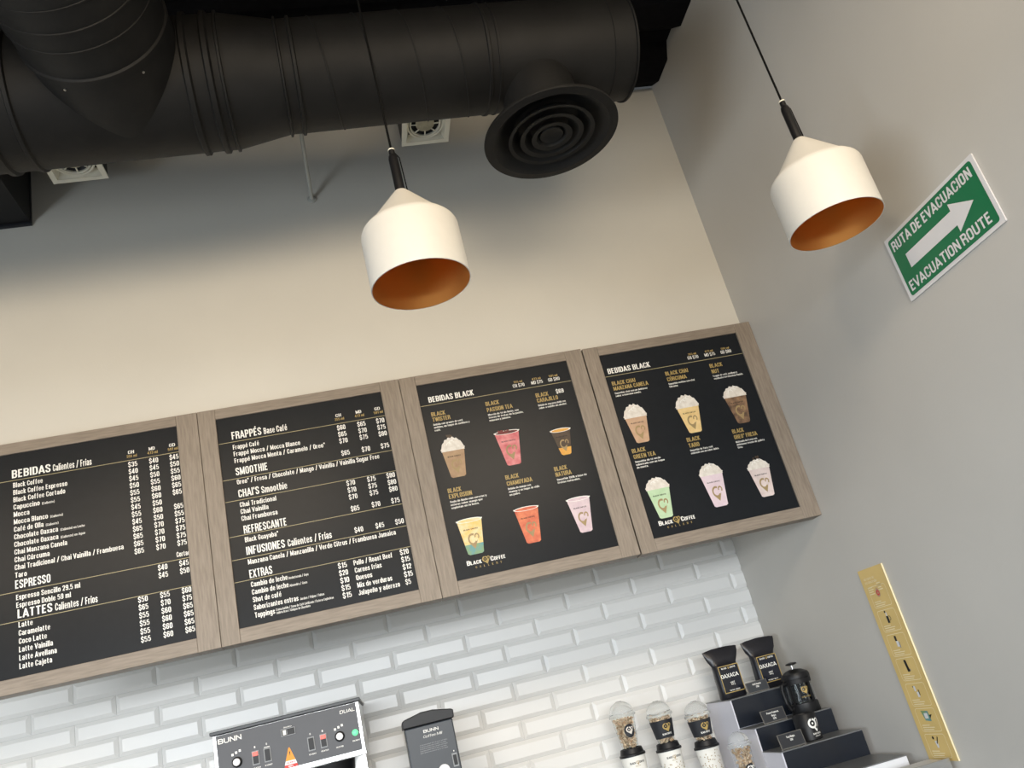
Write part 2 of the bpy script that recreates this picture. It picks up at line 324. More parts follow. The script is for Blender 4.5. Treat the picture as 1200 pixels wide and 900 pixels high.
# tiled wall: every bevelled tile on its own
rear = struct('wall_rear', B(-3.6, XW, YT, 3.75, 0, Z(0.519)), M['grout'])
def tile_mesh(wd, ht, cl=True, cr=True):
    bm = bmesh.new(); g = .0008; bv = .0150; t = .0105; e = .002
    o_ = [(g, g), (wd - g, g), (wd - g, ht - g), (g, ht - g)]
    i_ = [(bv if cl else g, bv), (wd - (bv if cr else g), bv), (wd - (bv if cr else g), ht - bv), (bv if cl else g, ht - bv)]
    a = [bm.verts.new((x, 0, z)) for x, z in o_]; b = [bm.verts.new((x, -e, z)) for x, z in o_]; c = [bm.verts.new((x, -t, z)) for x, z in i_]
    for p, q in ((a, b), (b, c)):
        for k in range(4): bm.faces.new((p[k], p[(k + 1) % 4], q[(k + 1) % 4], q[k]))
    bm.faces.new(c); bm.faces.new(a[::-1])
    bmesh.ops.recalc_face_normals(bm, faces=bm.faces)
    me = bpy.data.meshes.new('tile'); bm.to_mesh(me); bm.free(); me.materials.append(M['tile']); return me
TW, TH = .3007, .0748
full = tile_mesh(TW, TH); cache = {}
for r in range(-11, 4):
    zt = .2693 + r * TH; off = .806 + (TW / 2 if r % 2 else 0)
    if zt - TH < -.52: continue
    for k in range(-11, 4):
        x = off + k * TW
        if x > XW - .004 or x < -2.1: continue
        if x + TW > XW + .001:
            wd = round(XW - x, 4); me = cache.setdefault(wd, tile_mesh(wd, TH, True, False))
        else: me = full
        o = bpy.data.objects.new('tile', me); COL.objects.link(o); o.parent = rear
        o.location = (x, YT - random.uniform(0, .0006), Z(zt - TH))
        o.rotation_euler = (random.uniform(-.004, .004), 0, random.uniform(-.002, .002))
# counter inside the niche
ct = empty('counter', (0, 3.0, 0), 'pale stone back counter under the tiled wall', 'counter')
o = obj('countertop', B(-3.55, XW - .002, -.62, YT - 3.0 - .012, Z(-.51), Z(-.47)), ct, M['counter'], bevel=.004)
o = obj('cabinet_body', B(-3.5, XW - .002, -.58, YT - 3.0 - .012, 0.0, Z(-.51)), ct, M['woodv'])

# ------------------------------------------------------------------ menu boards
YF, YP = 2.7795, 2.7865
def board_map(px): return lambda a, b, d: (a - px, YP - .0006 - d - 2.82, b)
def word_price(p, rows, cols):
    for z, vals in rows:
        for x, v_ in zip(cols, vals):
            if v_: p.text('$' + str(v_), x, z, .0172, .0285 if v_ > 9 else .018, bold=.035)
def menu_board(label, xl, dz=0.0, dy=0.0):
    xr = xl + (.690 if label.startswith('menu board with six cold') else .6925); cx = (xl + xr) / 2
    t = empty('menu_board', (cx, 2.82, Z(.393)), label, 'menu board', 'menu boards above the counter')
    t.location.y += dy; t.location.z += dz
    def rail(n, x0, x1, z0, z1, m):
        bm = B(x0 - cx, x1 - cx, YF - 2.82, YB - 2.82 - .0015 - dy, z0 - .393, z1 - .393); obj(n, bm, t, m, bevel=.0015)
    sx0, sx1, sz0, sz1 = xl + .0575, xl + .0575 + .566, .437, 1.1445
    rail('side_rail', xl + .0004, sx0, .393, 1.182, M['woodv']); rail('side_rail', sx1, xr - .0004, .393, 1.182, M['woodv'])
    rail('top_rail', sx0, sx1, sz1, 1.182, M['woodh']); rail('bottom_rail', sx0, sx1, .393, sz0, M['woodh'])
    pn = obj('menu_print', B(sx0 - cx - .002, sx1 - cx + .002, YP - 2.82, YP + .008 - 2.82, sz0 - .395, sz1 - .391), t, M['screen'])
    return t, pn, (lambda a, b, d: (a - cx, YP - 2.82 - .0005 - d, b - .393)), sx0, sx1
PX = [-1.1550, -.4620, .2310, .9250]
WHITE_K = .62

# --- board 1
b1, p1, mp, sx0, sx1 = menu_board('leftmost menu board, cut by the photo edge, hot drinks, espresso and lattes price list', PX[0])
W = Print(mp); G = Print(mp)
W.text('BEBIDAS', -1.046, 1.062, .0275, .116, bold=.035); W.text('Calientes / Frías', -.923, 1.062, .0235, .118, bold=.03)
items = [('Black Coffee', .088), ('Black Coffee Espresso', .161), ('Black Coffee Cortado', .154), ('Capuccino', .077), ('Mocca', .046), ('Mocca Blanco', .100), ('Café de Olla', .086), ('Chocolate Oaxaca', .128), ('Chocolate Oaxaca', .128), ('Chai Manzana Canela', .153), ('Chai Cúrcuma', .101), ('Chai Tradicional / Chai Vainilla / Frambuesa', .318), ('Taro', .034)]
small = {3: '(Caliente)', 5: '(Caliente)', 6: '(Caliente)', 7: '(Caliente) en Leche', 8: '(Caliente) en Agua'}
for k, (s, wd) in enumerate(items):
    z = 1.0295 - .02443 * k; W.text(s, -1.043, z, .0165, wd)
    if k in small: W.text(small[k], -1.043 + wd + .007, z, .008, .037 if len(small[k]) < 12 else .072, bold=0)
c1 = (-.6935, -.628, -.5635)
A = (35, 40, 45, 50, 55, 55, 45, 55, 45, 65, 65, 65, 65); Bc = (40, 45, 50, 55, 60, 60, 50, 60, 50, 70, 70, 70, 70); C = (45, 50, 55, 60, 65, 65, 0, 65, 55, 75, 75, 75, 75)
word_price(W, [(1.0305 - .02447 * k, (A[k], Bc[k], C[k])) for k in range(13)], c1)
W.text('ESPRESSO', -1.043, .702, .0265, .101, bold=.035)
W.text('Espresso Sencillo 29.5 ml', -1.041, .667, .0165, .183); W.text('Espresso Doble 59 ml', -1.041, .643, .0165, .155)
word_price(W, [(.670, (0, 40, 45)), (.6455, (0, 45, 50))], c1)
W.text('Cortado', -.569, .701, .0165, .0475)
W.text('LATTES', -1.038, .611, .0265, .098, bold=.035); W.text('Calientes / Fríos', -.932, .611, .0225, .122)
for k, (s, wd) in enumerate([('Latte', .040), ('Caramelatte', .088), ('Coco Latte', .078), ('Latte Vainilla', .094), ('Latte Avellana', .104), ('Latte Cajeta', .090)]): W.text(s, -1.036, .583 - .0245 * k, .0165, wd)
L3 = [(50, 55, 60), (65, 70, 75), (55, 60, 65), (55, 60, 65), (55, 60, 65), (55, 60, 65)]
word_price(W, [(.583 - .0245 * k, L3[k]) for k in range(6)], c1)
def heads(x3, zt, s=1.0):
    for x, h, ml in zip(x3, ('CH', 'MD', 'GD'), ('355 ml', '473 ml', '591 ml')):
        W.text(h, x + .002, zt, .0115, .019, bold=.01); G.text(ml, x - .003, zt - .013, .0095, .032, bold=.02)
heads(c1, 1.0765)
for z in (1.054, .6925, .6025): G.rect(sx0, sx1, z - .001, z + .001, 1)
W.build('white_lettering', M['white'], p1); G.build('gold_lettering', [M['gold'], M['rule']], p1)

# --- board 2
b2, p2, mp, sx0, sx1 = menu_board('menu board listing frappés, smoothies, infusions and extras in white text', PX[1])
W = Print(mp); G = Print(mp)
W.text('FRAPPÉS', -.359, 1.064, .0275, .098, bold=.035); W.text('Base Café', -.253, 1.064, .0225, .078)
for k, (s, wd) in enumerate([('Frappé Café', .086), ('Frappé Mocca / Mocca Blanco', .220), ('Frappé Mocca Menta / Caramelo / Oreo°', .301)]): W.text(s, -.3595, 1.0275 - .0243 * k, .0165, wd)
c2 = (-.009, .061, .127)
word_price(W, [(1.031, (60, 65, 70)), (1.0065, (65, 70, 75)), (.982, (70, 75, 80)), (.937, (65, 70, 75)), (.828, (70, 75, 80)), (.8035, (70, 75, 80)), (.779, (70, 75, 80)), (.738, (65, 70, 75)), (.664, (40, 45, 50))], c2)
W.text('SMOOTHIE', -.360, .935, .0265, .104, bold=.035)
W.text('Oreo° / Fresa / Chocolate / Mango / Vainilla / Vainilla Sugar Free', -.360, .9035, .0165, .475)
W.text("CHAI'S", -.360, .858, .0265, .067, bold=.035); W.text('Smoothie', -.286, .858, .0235, .084)
for k, (s, wd) in enumerate([('Chai Tradicional', .117), ('Chai Vainilla', .089), ('Chai Frambuesa', .115)]): W.text(s, -.3595, .8245 - .0236 * k, .0165, wd)
W.text('REFRESCANTE', -.357, .734, .0265, .137, bold=.035)
W.text('Black Guayaba°', -.357, .705, .0165, .106)
W.text('INFUSIONES', -.357, .663, .0265, .122, bold=.035); W.text('Calientes / Frías', -.226, .663, .0235, .142)
W.text('Manzana Canela / Manzanilla / Verde Citrus / Frambuesa Jamaica', -.356, .6315, .0165, .478)
W.text('EXTRAS', -.356, .587, .0265, .071, bold=.035)
for k, (s, wd) in enumerate([('Cambio de leche', .114), ('Cambio de leche', .114), ('Shot de café', .088), ('Saborizantes extras', .138), ('Toppings', .062)]): W.text(s, -.355, .558 - .0243 * k, .0165, wd)
W.text('Deslactosada / Soya', -.238, .558, .008, .062, bold=0); W.text('Almendra / Coco', -.238, .5337, .008, .055, bold=0)
W.text('Jarabes / Pulpas / Salsas', -.212, .4851, .008, .076, bold=0)
W.text('Crema batida / Goma de Café Liofilizado / Esferas Explosivas', -.289, .468, .0075, .180, bold=0)
W.text('Galleta Oreo / Chispas de Chocolate', -.289, .458, .0075, .105, bold=0)
word_price(W, [(.5585 - .0243 * k, (a, 0, 0)) for k, a in enumerate((15, 20, 10, 15, 15))], (-.080, 0, 0))
for k, (s, wd) in enumerate([('Pollo / Roast Beef', .127), ('Carnes frías', .087), ('Quesos', .052), ('Mix de verduras', .113), ('Jalapeño y aderezo', .134)]): W.text(s, -.0295, .5585 - .0245 * k, .0165, wd)
word_price(W, [(.5605 - .0247 * k, (a, 0, 0)) for k, a in enumerate((20, 15, 12, 15, 5))], (.1235, 0, 0))
heads(c2, 1.080)
for z in (1.055, .924, .849, .730, .6535, .582): G.rect(sx0, sx1, z - .001, z + .001, 1)
W.build('white_lettering', M['white'], p2); G.build('gold_lettering', [M['gold'], M['rule']], p2)

# --- picture boards
CW = (.80, .78, .73)
DR = dict(
    twister=drinkmat('latte_brown', (.42, .28, .16), (.30, .18, .10)), passion=drinkmat('pink_tea', (.72, .28, .28), (.55, .10, .12)),
    caraj=drinkmat('dark_drink', (.03, .02, .01), (.08, .05, .03)), honey=drinkmat('honey', (.80, .45, .08), (.65, .30, .05)),
    mango=drinkmat('mango', (.85, .50, .12), (.75, .68, .45)), bluegreen=drinkmat('blue_green', (.10, .30, .35), (.25, .35, .10)),
    chamoy=drinkmat('chamoy', (.72, .22, .10), (.50, .07, .04)), lilac=drinkmat('lilac', (.58, .44, .50), (.70, .58, .60)),
    chai=drinkmat('chai', (.55, .36, .23), (.45, .28, .17)), curcuma=drinkmat('curcuma', (.78, .58, .28), (.68, .48, .20)),
    nut=drinkmat('nut', (.34, .20, .11), (.02, .012, .01), 30), green=drinkmat('green_tea', (.42, .60, .36), (.52, .66, .45)),
    taro=drinkmat('taro', (.74, .62, .67), (.66, .52, .58)), oreo=drinkmat('oreo_pink', (.72, .62, .60), (.60, .50, .48)),
    berry=drinkmat('berries', (.25, .03, .03), (.05, .01, .01)), logo=drinkmat('logo_brown', (.36, .26, .12), (.30, .21, .10)))
def drink(mp, parent, cx, z0, z1, wb, wt, liquid, cream=0, top=None, lower=None, lid=True, logo_m=None):
    """a printed picture of a cup: body, rim, cream, logo - all flat, drawn in the print plane"""
    P = Print(mp); ms = [DR[liquid], M['cream'], M['white'], logo_m or DR['logo'], M['black'], DR[lower] if lower else M['white'], DR[top] if top else M['white']]
    body = [(cx - wb / 2, z0 + .004), (cx - wb / 2 + .006, z0), (cx + wb / 2 - .006, z0), (cx + wb / 2, z0 + .004), (cx + wt / 2, z1), (cx - wt / 2, z1)]
    P.poly(body, 0, .0000)
    if lower:
        f_ = .30; wl = wb + (wt - wb) * f_; zl = z0 + (z1 - z0) * f_
        P.poly([(cx - wb / 2, z0 + .004), (cx - wb / 2 + .006, z0), (cx + wb / 2 - .006, z0), (cx + wb / 2, z0 + .004), (cx + wl / 2, zl), (cx - wl / 2, zl)], 5, .0002)
    P.poly([(cx - wt / 2 - .003, z1), (cx + wt / 2 + .003, z1), (cx + wt / 2 + .003, z1 + .004), (cx - wt / 2 - .003, z1 + .004)], 1, .0003)
    if cream:
        pts = []
        n = 22
        for k in range(n + 1):
            a = pi * k / n; bump = 1 + .07 * sin(k * 2.1) ; r = wt / 2 * 1.04
            hh = cream * (sin(a) ** .75) * bump
            pts.append((cx + r * cos(a) * (1 - .18 * sin(a)), z1 - .006 + hh))
        P.poly([(cx - wt / 2, z1 - .012)] [:0] + pts, 1, .0004)
        for k in range(3): P.ring(cx + (k - 1) * wt * .13, z1 + cream * (.35 + .12 * k), wt * .09, wt * .115, 10, 190, 8, 2, .0005)
    else:
        P.poly(circ(cx, z1 + .001, wt / 2 + .002, 24, .0075), 2, .0004); P.poly(circ(cx, z1 + .0005, wt / 2 - .003, 24, .0055), 6 if top else 0, .0005)
    if top and (cream or top == 'berry'):
        rr = random.Random(len(liquid))
        for k in range(9): q = rr.uniform(-.27, .27); P.poly(circ(cx + q * wt * (.6 if cream else 1.3), z1 + (cream * .96 if cream else .003) + rr.uniform(-.003, .006), rr.uniform(.002, .0045) * (1 if cream else 1.5), 7), 6, .0006 + k * .00005)
    s = wt * .20
    zc = z0 + (z1 - z0) * .44
    P.ring(cx - .1 * s, zc, s * .60, s * .92, 60, 330, 14, 3, .0006, 1.3)
    P.poly([(cx - s * .7, zc - s * .9), (cx + s * .1, zc - s * 2.0), (cx + s * .9, zc - s * .2), (cx + s * .2, zc - s * 1.0)], 3, .0007)
    P.ring(cx + s * .85, zc + s * .45, s * .25, s * .5, -60, 200, 10, 3, .0006, 1.3)
    P.text('BLACK COFFEE', cx - wt * .30, z0 + (z1 - z0) * .72, .0045, wt * .58, bold=.02, mi=4, d=.0008)
    P.build('drink_picture', ms, parent)
def logo(W, G, x, z, wd):
    k = wd / .135
    W.text('B', x, z, .016 * k, .012 * k, bold=.05); W.text('LACK', x + .0128 * k, z, .0125 * k, .039 * k, bold=.05)
    W.text('C', x + .083 * k, z, .016 * k, .011 * k, bold=.05); W.text('OFFEE', x + .0950 * k, z, .0125 * k, .040 * k, bold=.05)
    G.emblem(x + .066 * k, z + .011 * k, .0098 * k, 0)
    for i_, ch in enumerate('GALLERY'): G.text(ch, x + (.027 + .0145 * i_) * k, z - .014 * k, .0075 * k, .0048 * k, bold=-.03)
def topprices(x3, z):
    for x, h, ml in zip(x3, ('CH $70', 'MD $75', 'GD $80'), ('355 ml', '473 ml', '591 ml')):
        W.text(h, x, z, .0130, .0435, bold=.01); G.text(ml, x + .006, z + .0165, .0085, .033, bold=.02)

b3, p3, mp, sx0, sx1 = menu_board('menu board with six cold drink pictures, left of the board touching the right wall', PX[2])
W = Print(mp); G = Print(mp)
W.text('BEBIDAS BLACK', .322, 1.074, .0215, .165, bold=.035); topprices((.634, .704, .769), 1.0755)
G.rect(sx0, sx1, 1.0635, 1.0655, 1)
def item(x, z, a, b, wa, wb_, desc, dw, zz=.0205):
    G.text(a, x, z, .0160, wa, bold=.03); G.text(b, x, z - zz, .0160, wb_, bold=.03)
    for k, s in enumerate(desc): W.text(s, x, z - zz - .0145 - .0108 * k, .0072, dw * min(1, len(s) / max(len(q) for q in desc) * 1.02), bold=.012)
item(.321, 1.020, 'BLACK', 'TWISTER', .050, .064, ['Bebida con granos de café', 'molidos, un toque de avellana y', 'café.'], .128)
item(.520, 1.0235, 'BLACK', 'PASSION TEA', .050, .094, ['Mezcla de té de limón, con', 'trozos de frutas de la pasión,', 'manzana y jamaica.'], .128, .0235)
item(.708, 1.0225, 'BLACK', 'CARAJILLO', .048, .079, ['Bebida de espresso doble con', 'sabor a vainilla sin alcohol.'], .105)
W.text('$69', .786, 1.0245, .016, .029, bold=.035)
item(.321, .7345, 'BLACK', 'EXPLOSION', .047, .080, ['Soda de limón con cerezas y', 'esferas sabor mango que', 'explotan en la boca.'], .128)
item(.527, .742, 'BLACK', 'CHAMOYADA', .048, .091, ['Bebida de mango con', 'chamoy y un toque de chile', 'en polvo.'], .110, .0225)
item(.704, .738, 'BLACK', 'NATURA', .047, .058, ['Smoothie 100% a base de', 'frutas naturales.'], .110)
drink(mp, p3, .3695, .785, .888, .052, .080, 'twister', .050, top='caraj'); drink(mp, p3, .570, .790, .912, .050, .088, 'passion', 0, top='berry')
drink(mp, p3, .763, .790, .883, .036, .072, 'caraj', 0, top='honey', lower='honey'); drink(mp, p3, .3705, .512, .628, .054, .085, 'mango', 0, lower='bluegreen', top='mango')
drink(mp, p3, .5715, .509, .628, .050, .084, 'chamoy', 0, top='chamoy'); drink(mp, p3, .759, .507, .625, .044, .082, 'lilac', 0, top='lilac')
logo(W, G, .332, .479, .132)
W.build('white_lettering', M['white'], p3); G.build('gold_lettering', [M['gold'], M['rule']], p3)

b4, p4, mp, sx0, sx1 = menu_board('rightmost menu board of six whipped cream drinks, touching the right wall', PX[3], dz=-.003)
W = Print(mp); G = Print(mp)
W.text('BEBIDAS BLACK', 1.000, 1.0675, .0215, .169, bold=.035); topprices((1.324, 1.394, 1.462), 1.070)
G.rect(sx0, sx1, 1.0565, 1.0585, 1)
item(1.002, 1.019, 'BLACK CHAI', 'MANZANA CANELA', .092, .137, ['Smoothie chai con un delicioso', 'sabor a manzana canela.'], .128)
item(1.2165, 1.021, 'BLACK CHAI', 'CÚRCUMA', .092, .078, ['Smoothie exótico con chai', 'Cúrcuma.'], .105, .0235)
item(1.399, 1.021, 'BLACK', 'NUT', .052, .031, ['Frappé de café, avellana y', 'cacahuate con chocolate líquido.'], .120, .0235)
item(1.000, .751, 'BLACK', 'GREEN TEA', .052, .083, ['Smoothie de té verde', 'saborizado con un toque', 'de menta.'], .110, .0225)
item(1.215, .753, 'BLACK', 'TARO', .052, .042, ['Smoothie de Taro, real', 'malteado con un sabor único.'], .110, .0225)
item(1.397, .751, 'BLACK', 'OREO° FRESA', .046, .092, ['Malteada de Fresa con', 'deliciosos trozos de galleta', 'Oreo.'], .112, .0225)
drink(mp, p4, 1.0525, .784, .888, .050, .085, 'chai', .052); drink(mp, p4, 1.2595, .783, .889, .050, .088, 'curcuma', .050)
drink(mp, p4, 1.456, .784, .896, .050, .090, 'nut', .044); drink(mp, p4, 1.0525, .500, .612, .050, .086, 'green', .042)
drink(mp, p4, 1.263, .499, .622, .052, .087, 'taro', .044); drink(mp, p4, 1.448, .499, .610, .050, .084, 'oreo', .036, top='caraj')
logo(W, G, 1.017, .477, .137)
W.build('white_lettering', M['white'], p4); G.build('gold_lettering', [M['gold'], M['rule']], p4)

# ------------------------------------------------------------------ round air duct
KD = .95; DY, DZ = 2.082, 1.947; RL, RR = .1975, .169
X0D, X1D = -2.6, 1.125
AX = frame_from((1, 0, 0))
duct = empty('air_duct', (0, DY, Z(DZ)), 'black round air duct running across the top under the ceiling', 'air duct')
XT0, XT1 = -.150, .006
prof = [(RL, X0D), (RL, XT0), (RR, XT1), (RR, X1D), (0, X1D)]
dm = lathe(prof, 96, ax=AX)
main = obj('main_pipe', dm, duct, M['duct'], smooth=True)
def bead(x, r, wd=.012, h=.007, name='joint_ring', c=(0, 0, 0), ax=AX, par=duct):
    pr = [(r - .002, x - wd), (r + h, x - wd * .5), (r + h, x + wd * .5), (r - .002, x + wd)]
    o_ = obj(name, lathe(pr, 72, c=c, ax=ax), par, M['duct'], smooth=True)
bead(-.262 * KD, RL, .013, .009); bead(-.200 * KD, RL, .013, .009); bead(-.164 * KD, RL, .006, .007)
bead(.010, RR + .002, .005, .006); bead(.052 * KD, RR, .008, .007); bead(.668 * KD, RR, .008, .004); bead(.70 * KD, RR, .005, .003)
bead(1.045, RR, .004, .003); bead(1.119, RR, .005, .006); bead(-.758 * KD, RL, .010, .007); bead(-.84 * KD, RL, .013, .009); bead(-1.02, RL, .012, .007)
# spiral lock seam along the thinner run and the thicker run
def spiral(x0, x1, r, pitch):
    bm = bmesh.new(); n = int((x1 - x0) / pitch * 60); rows = []
    for k in range(n + 1):
        x = x0 + (x1 - x0) * k / n; a = 2 * pi * (x - x0) / pitch + 1.0
        rows.append([bm.verts.new((x + dx, rr_ * cos(a), rr_ * sin(a))) for dx, rr_ in ((-.004, r - .001), (-.0015, r + .0022), (.0015, r + .0022), (.004, r - .001))])
    for a, b in zip(rows, rows[1:]):
        for k in range(3): bm.faces.new((a[k], a[k + 1], b[k + 1], b[k]))
    obj('spiral_seam', bm, duct, M['duct'], smooth=True)
spiral(.08, .62, RR, .135)
# strap brackets, screws
# lateral branch rising towards the viewer, then levelling out
th, ph = .03, -.125
d1 = Vector((sin(ph), -cos(th) * cos(ph), sin(th) * cos(ph))); RB = .1965; bx = -.436
c0 = Vector((bx, 0, 0))
bm = bmesh.new(); rows = []; seg = 80
path = [(c0 + d1 * s_, d1) for s_ in (.0, .5, 1.0, 1.7)]
for p_, d_ in path:
    fr = frame_from(d_); rows.append([bm.verts.new(p_ + fr @ Vector((RB * cos(2 * pi * k / seg), RB * sin(2 * pi * k / seg), 0))) for k in range(seg)])
for a, b in zip(rows, rows[1:]):
    for k in range(seg): bm.faces.new((a[k], a[(k + 1) % seg], b[(k + 1) % seg], b[k]))
br = obj('branch_pipe', bm, duct, M['duct'], smooth=True)
for s_, wd_, h_ in ((.249, .010, .006), (.345, .005, .0025), (.406, .005, .003), (.475, .004, .002)): bead(0, RB, wd_, h_, c=c0 + d1 * s_, ax=frame_from(d1))
for a in (3.4, 4.1, 5.2):
    q_ = frame_from(d1) @ Vector((RB * cos(a), RB * sin(a), 0)); p_ = c0 + d1 * .215 + q_
    bm = bmesh.new(); tube(bm, p_, p_ + q_.normalized() * .003, .0035, 8); obj('screw', bm, duct, M['chrome'])
# diffuser drop
dx_, dz_ = .797, 1.628 - DZ
bm = lathe([(.118, -.02 - RR * .62), (.118, dz_ + .035)], 72, c=(dx_, 0, 0)); obj('drop_neck', bm, duct, M['duct'], smooth=True)
bm = lathe([(.121, dz_ + .085), (.121, dz_ + .040), (.150, dz_ + .032), (.215, dz_ + .004), (.2175, dz_ - .003), (.2165, dz_ - .008), (.190, dz_ - .010), (.172, dz_ + .004), (.150, dz_ + .026), (.118, dz_ + .034)], 96, c=(dx_, 0, 0))
df = obj('diffuser', bm, duct, M['duct'], smooth=True)
for ro, ri, zz in ((.138, .128, .000), (.101, .088, -.002), (.064, .050, -.004)):
    pr = [(ro, dz_ + zz - .004), (ro + .002, dz_ + zz - .008), (ri, dz_ + zz - .006), (ri - .022, dz_ + zz + .026), (ri - .026, dz_ + zz + .030), (ri - .022, dz_ + zz + .030), (ro - .003, dz_ + zz - .001)]
    obj('diffuser_cone', lathe(pr, 80, c=(dx_, 0, 0), close=True), df, M['duct'], smooth=True)
obj('diffuser_cone', lathe([(0, dz_ + .002), (.022, dz_ - .001), (.036, dz_ - .007), (.038, dz_ - .004), (.02, dz_ + .012), (0, dz_ + .016)], 48, c=(dx_, 0, 0)), df, M['duct'], smooth=True)
obj('throat', lathe([(.116, dz_ + .06), (0, dz_ + .06)], 48, c=(dx_, 0, 0)), df, M['ductdark'])

# square steel box beam at the left, meeting the wall
bb = empty('rectangular_duct', (-1.3, 2.6, Z(2.08)), 'black rectangular duct end meeting the wall at the left photo edge', 'air duct')
obj('casing', B(-.30, .316, -.27, .249, -.003, .30), bb, M['black'], bevel=.002)
obj('flange', B(-.31, .318, .235, .2495, -.012, .30), bb, M['blackmatte'])
# wall bracing rod
rod = empty('support_rod', (.044, YB - .002, Z(2.037)), 'thin grey support rod running from the wall up behind the duct', 'rod')
bm = bmesh.new(); tube(bm, (0, -.004, 0), (0, -.40, .245), .0075, 14); obj('tube', bm, rod, M['pipe'], smooth=True)
obj('wall_flange', lathe([(0, 0), (.017, 0), (.017, .003), (.010, .008), (0, .008)], 24, ax=frame_from((0, -1, 0))), rod, M['pipe'], smooth=True)

# square ceiling spots behind the duct
def square_spot(x, label):
    z0 = 2.15; y1 = 2.728; y0 = y1 - .19; cy = (y0 + y1) / 2
    t = empty('square_spotlight', (x, cy, Z(z0)), label, 'spotlight', 'square spotlights behind the duct'); h = .095; i_ = .076
    bm = bmesh.new()
    for a in ((-h, h, -h, -i_), (-h, h, i_, h), (-h, -i_, -i_, i_), (i_, h, -i_, i_)): box(bm, a[0], a[1], a[2], a[3], 0, .006)
    obj('trim', bm, t, M['grille'])
    bm = bmesh.new()
    for a in ((-h + .003, h - .003, -h + .003, -i_), (-h + .003, h - .003, i_, h - .003), (-h + .003, -i_, -i_, i_), (i_, h - .003, -i_, i_)): box(bm, a[0], a[1], a[2], a[3], .0062, .150)
    box(bm, -h + .003, h - .003, -h + .003, h - .003, .1505, .155)
    obj('housing', bm, t, M['black'])
    # inner light grey collar, slanted
    bm = bmesh.new(); a = [(-i_, -i_), (i_, -i_), (i_, i_), (-i_, i_)]; c = [(x_ * .84, y_ * .84) for x_, y_ in a]
    va = [bm.verts.new((p, q, .004)) for p, q in a]; vc = [bm.verts.new((p, q, .030)) for p, q in c]
    for k in range(4): bm.faces.new((va[k], va[(k + 1) % 4], vc[(k + 1) % 4], vc[k]))
    obj('collar', bm, t, M['grille'])
    g = empty('lamp_head', (0, 0, .026)); g.parent = t
    tilt = Matrix.Rotation(radians(-8), 3, 'X')
    gm = obj('gimbal_ring', lathe([(.066, -.004), (.070, -.008), (.074, -.004), (.072, .008), (.066, .006)], 48, close=True, ax=tilt), t, M['grille'], smooth=True); gm.location.z = .022
    gm = obj('lamp_rim', lathe([(.056, -.004), (.060, -.008), (.063, -.004), (.062, .010), (.056, .006)], 48, close=True, ax=tilt), t, M['grille'], smooth=True); gm.location.z = .022
    for k in range(8):
        bm = bmesh.new(); a_ = 2 * pi * k / 8; p0 = tilt @ Vector((.034 * cos(a_), .034 * sin(a_), -.002)); p1_ = tilt @ Vector((.058 * cos(a_), .058 * sin(a_), 0)); tube(bm, p0, p1_, .0028, 8)
        o_ = obj('spoke', bm, t, M['grille']); o_.location.z = .022
    o_ = obj('reflector', lathe([(.058, .002), (.036, .018), (0, .022)], 40, ax=tilt), t, M['black']); o_.location.z = .022
    o_ = obj('lens', lathe([(0, -.006), (.024, -.005), (.037, -.001), (.037, .004), (0, .006)], 40, ax=tilt), t, M['lens'], smooth=True); o_.location.z = .022
    bpy.data.objects.remove(g)
    # the two drop rods that hang it from the deck
    for q in (-.05, .05): bm = bmesh.new(); tube(bm, (q, 0, .155), (q, 0, .236), .004); obj('hanger', bm, t, M['black'])
square_spot(.5195, 'square white-trimmed spotlight behind the duct, above the left pendant lamp')
square_spot(-.768, 'square white-trimmed spotlight at the far left, mostly hidden by the duct')

# ------------------------------------------------------------------ pendant lamps
def pendant(x, y, zr, label, loc_label=None):
    t = empty('pendant_lamp', (x, y, Z(zr)), label, 'pendant lamp', 'white pendant lamps')
    R_ = .1215
    outer = [(R_, 0), (R_, .145), (R_ - .001, .150), (R_ - .004, .1565), (R_ - .010, .163), (.098, .1735), (.022, .2665), (.017, .2725), (.010, .2745), (0, .2745)]
    obj('lamp_shade', lathe([(R_ - .0022, 0)] + outer, 96), t, M['shade'], smooth=True)
    inn = [(R_ - .0022, 0), (R_ - .0028, .146), (R_ - .014, .160), (.022, .262), (0, .264)]
    obj('copper_lining', lathe(inn, 96), t, M['copper'], smooth=True)
    obj('stem', lathe([(0, .274), (.0125, .274), (.0125, .375), (.0105, .385), (.0080, .388), (.0080, .402), (0, .403)], 24), t, M['black'], smooth=True)
    bm = bmesh.new(); tube(bm, (.018, 0, .268), (.016, 0, .378), .0016, 6); tube(bm, (.016, 0, .378), (.004, 0, .400), .0016, 6); obj('safety_wire', bm, t, M['cord'])
    obj('collar_ring', lathe([(.0070, .402), (.0088, .402), (.0088, .4055), (.0070, .4055)], 24, close=True), t, M['grille'], smooth=True)
    zt = 2.387 - zr
    obj('cord', lathe([(0, .403), (.0030, .403), (.0030, zt - .02), (0, zt - .02)], 12), t, M['cord'], smooth=True)
    obj('canopy', lathe([(0, zt - .028), (.045, zt - .025), (.050, zt), (0, zt)], 32), t, M['black'], smooth=True)
    so = obj('socket', lathe([(0, .262), (.020, .262), (.020, .205), (0, .205)], 24), t, M['black'], smooth=True)
    obj('bulb', lathe([(.012, .205), (.020, .190), (.030, .165), (.031, .150), (.024, .130), (.010, .121), (0, .119)], 32), t, M['signwhite'], smooth=True)
pendant(.2475, 1.775, .987, 'white pendant lamp with copper lining hanging in front of the bare back wall')
pendant(1.318, 1.695, .944, 'white pendant lamp with copper lining at the right, beside the green sign')

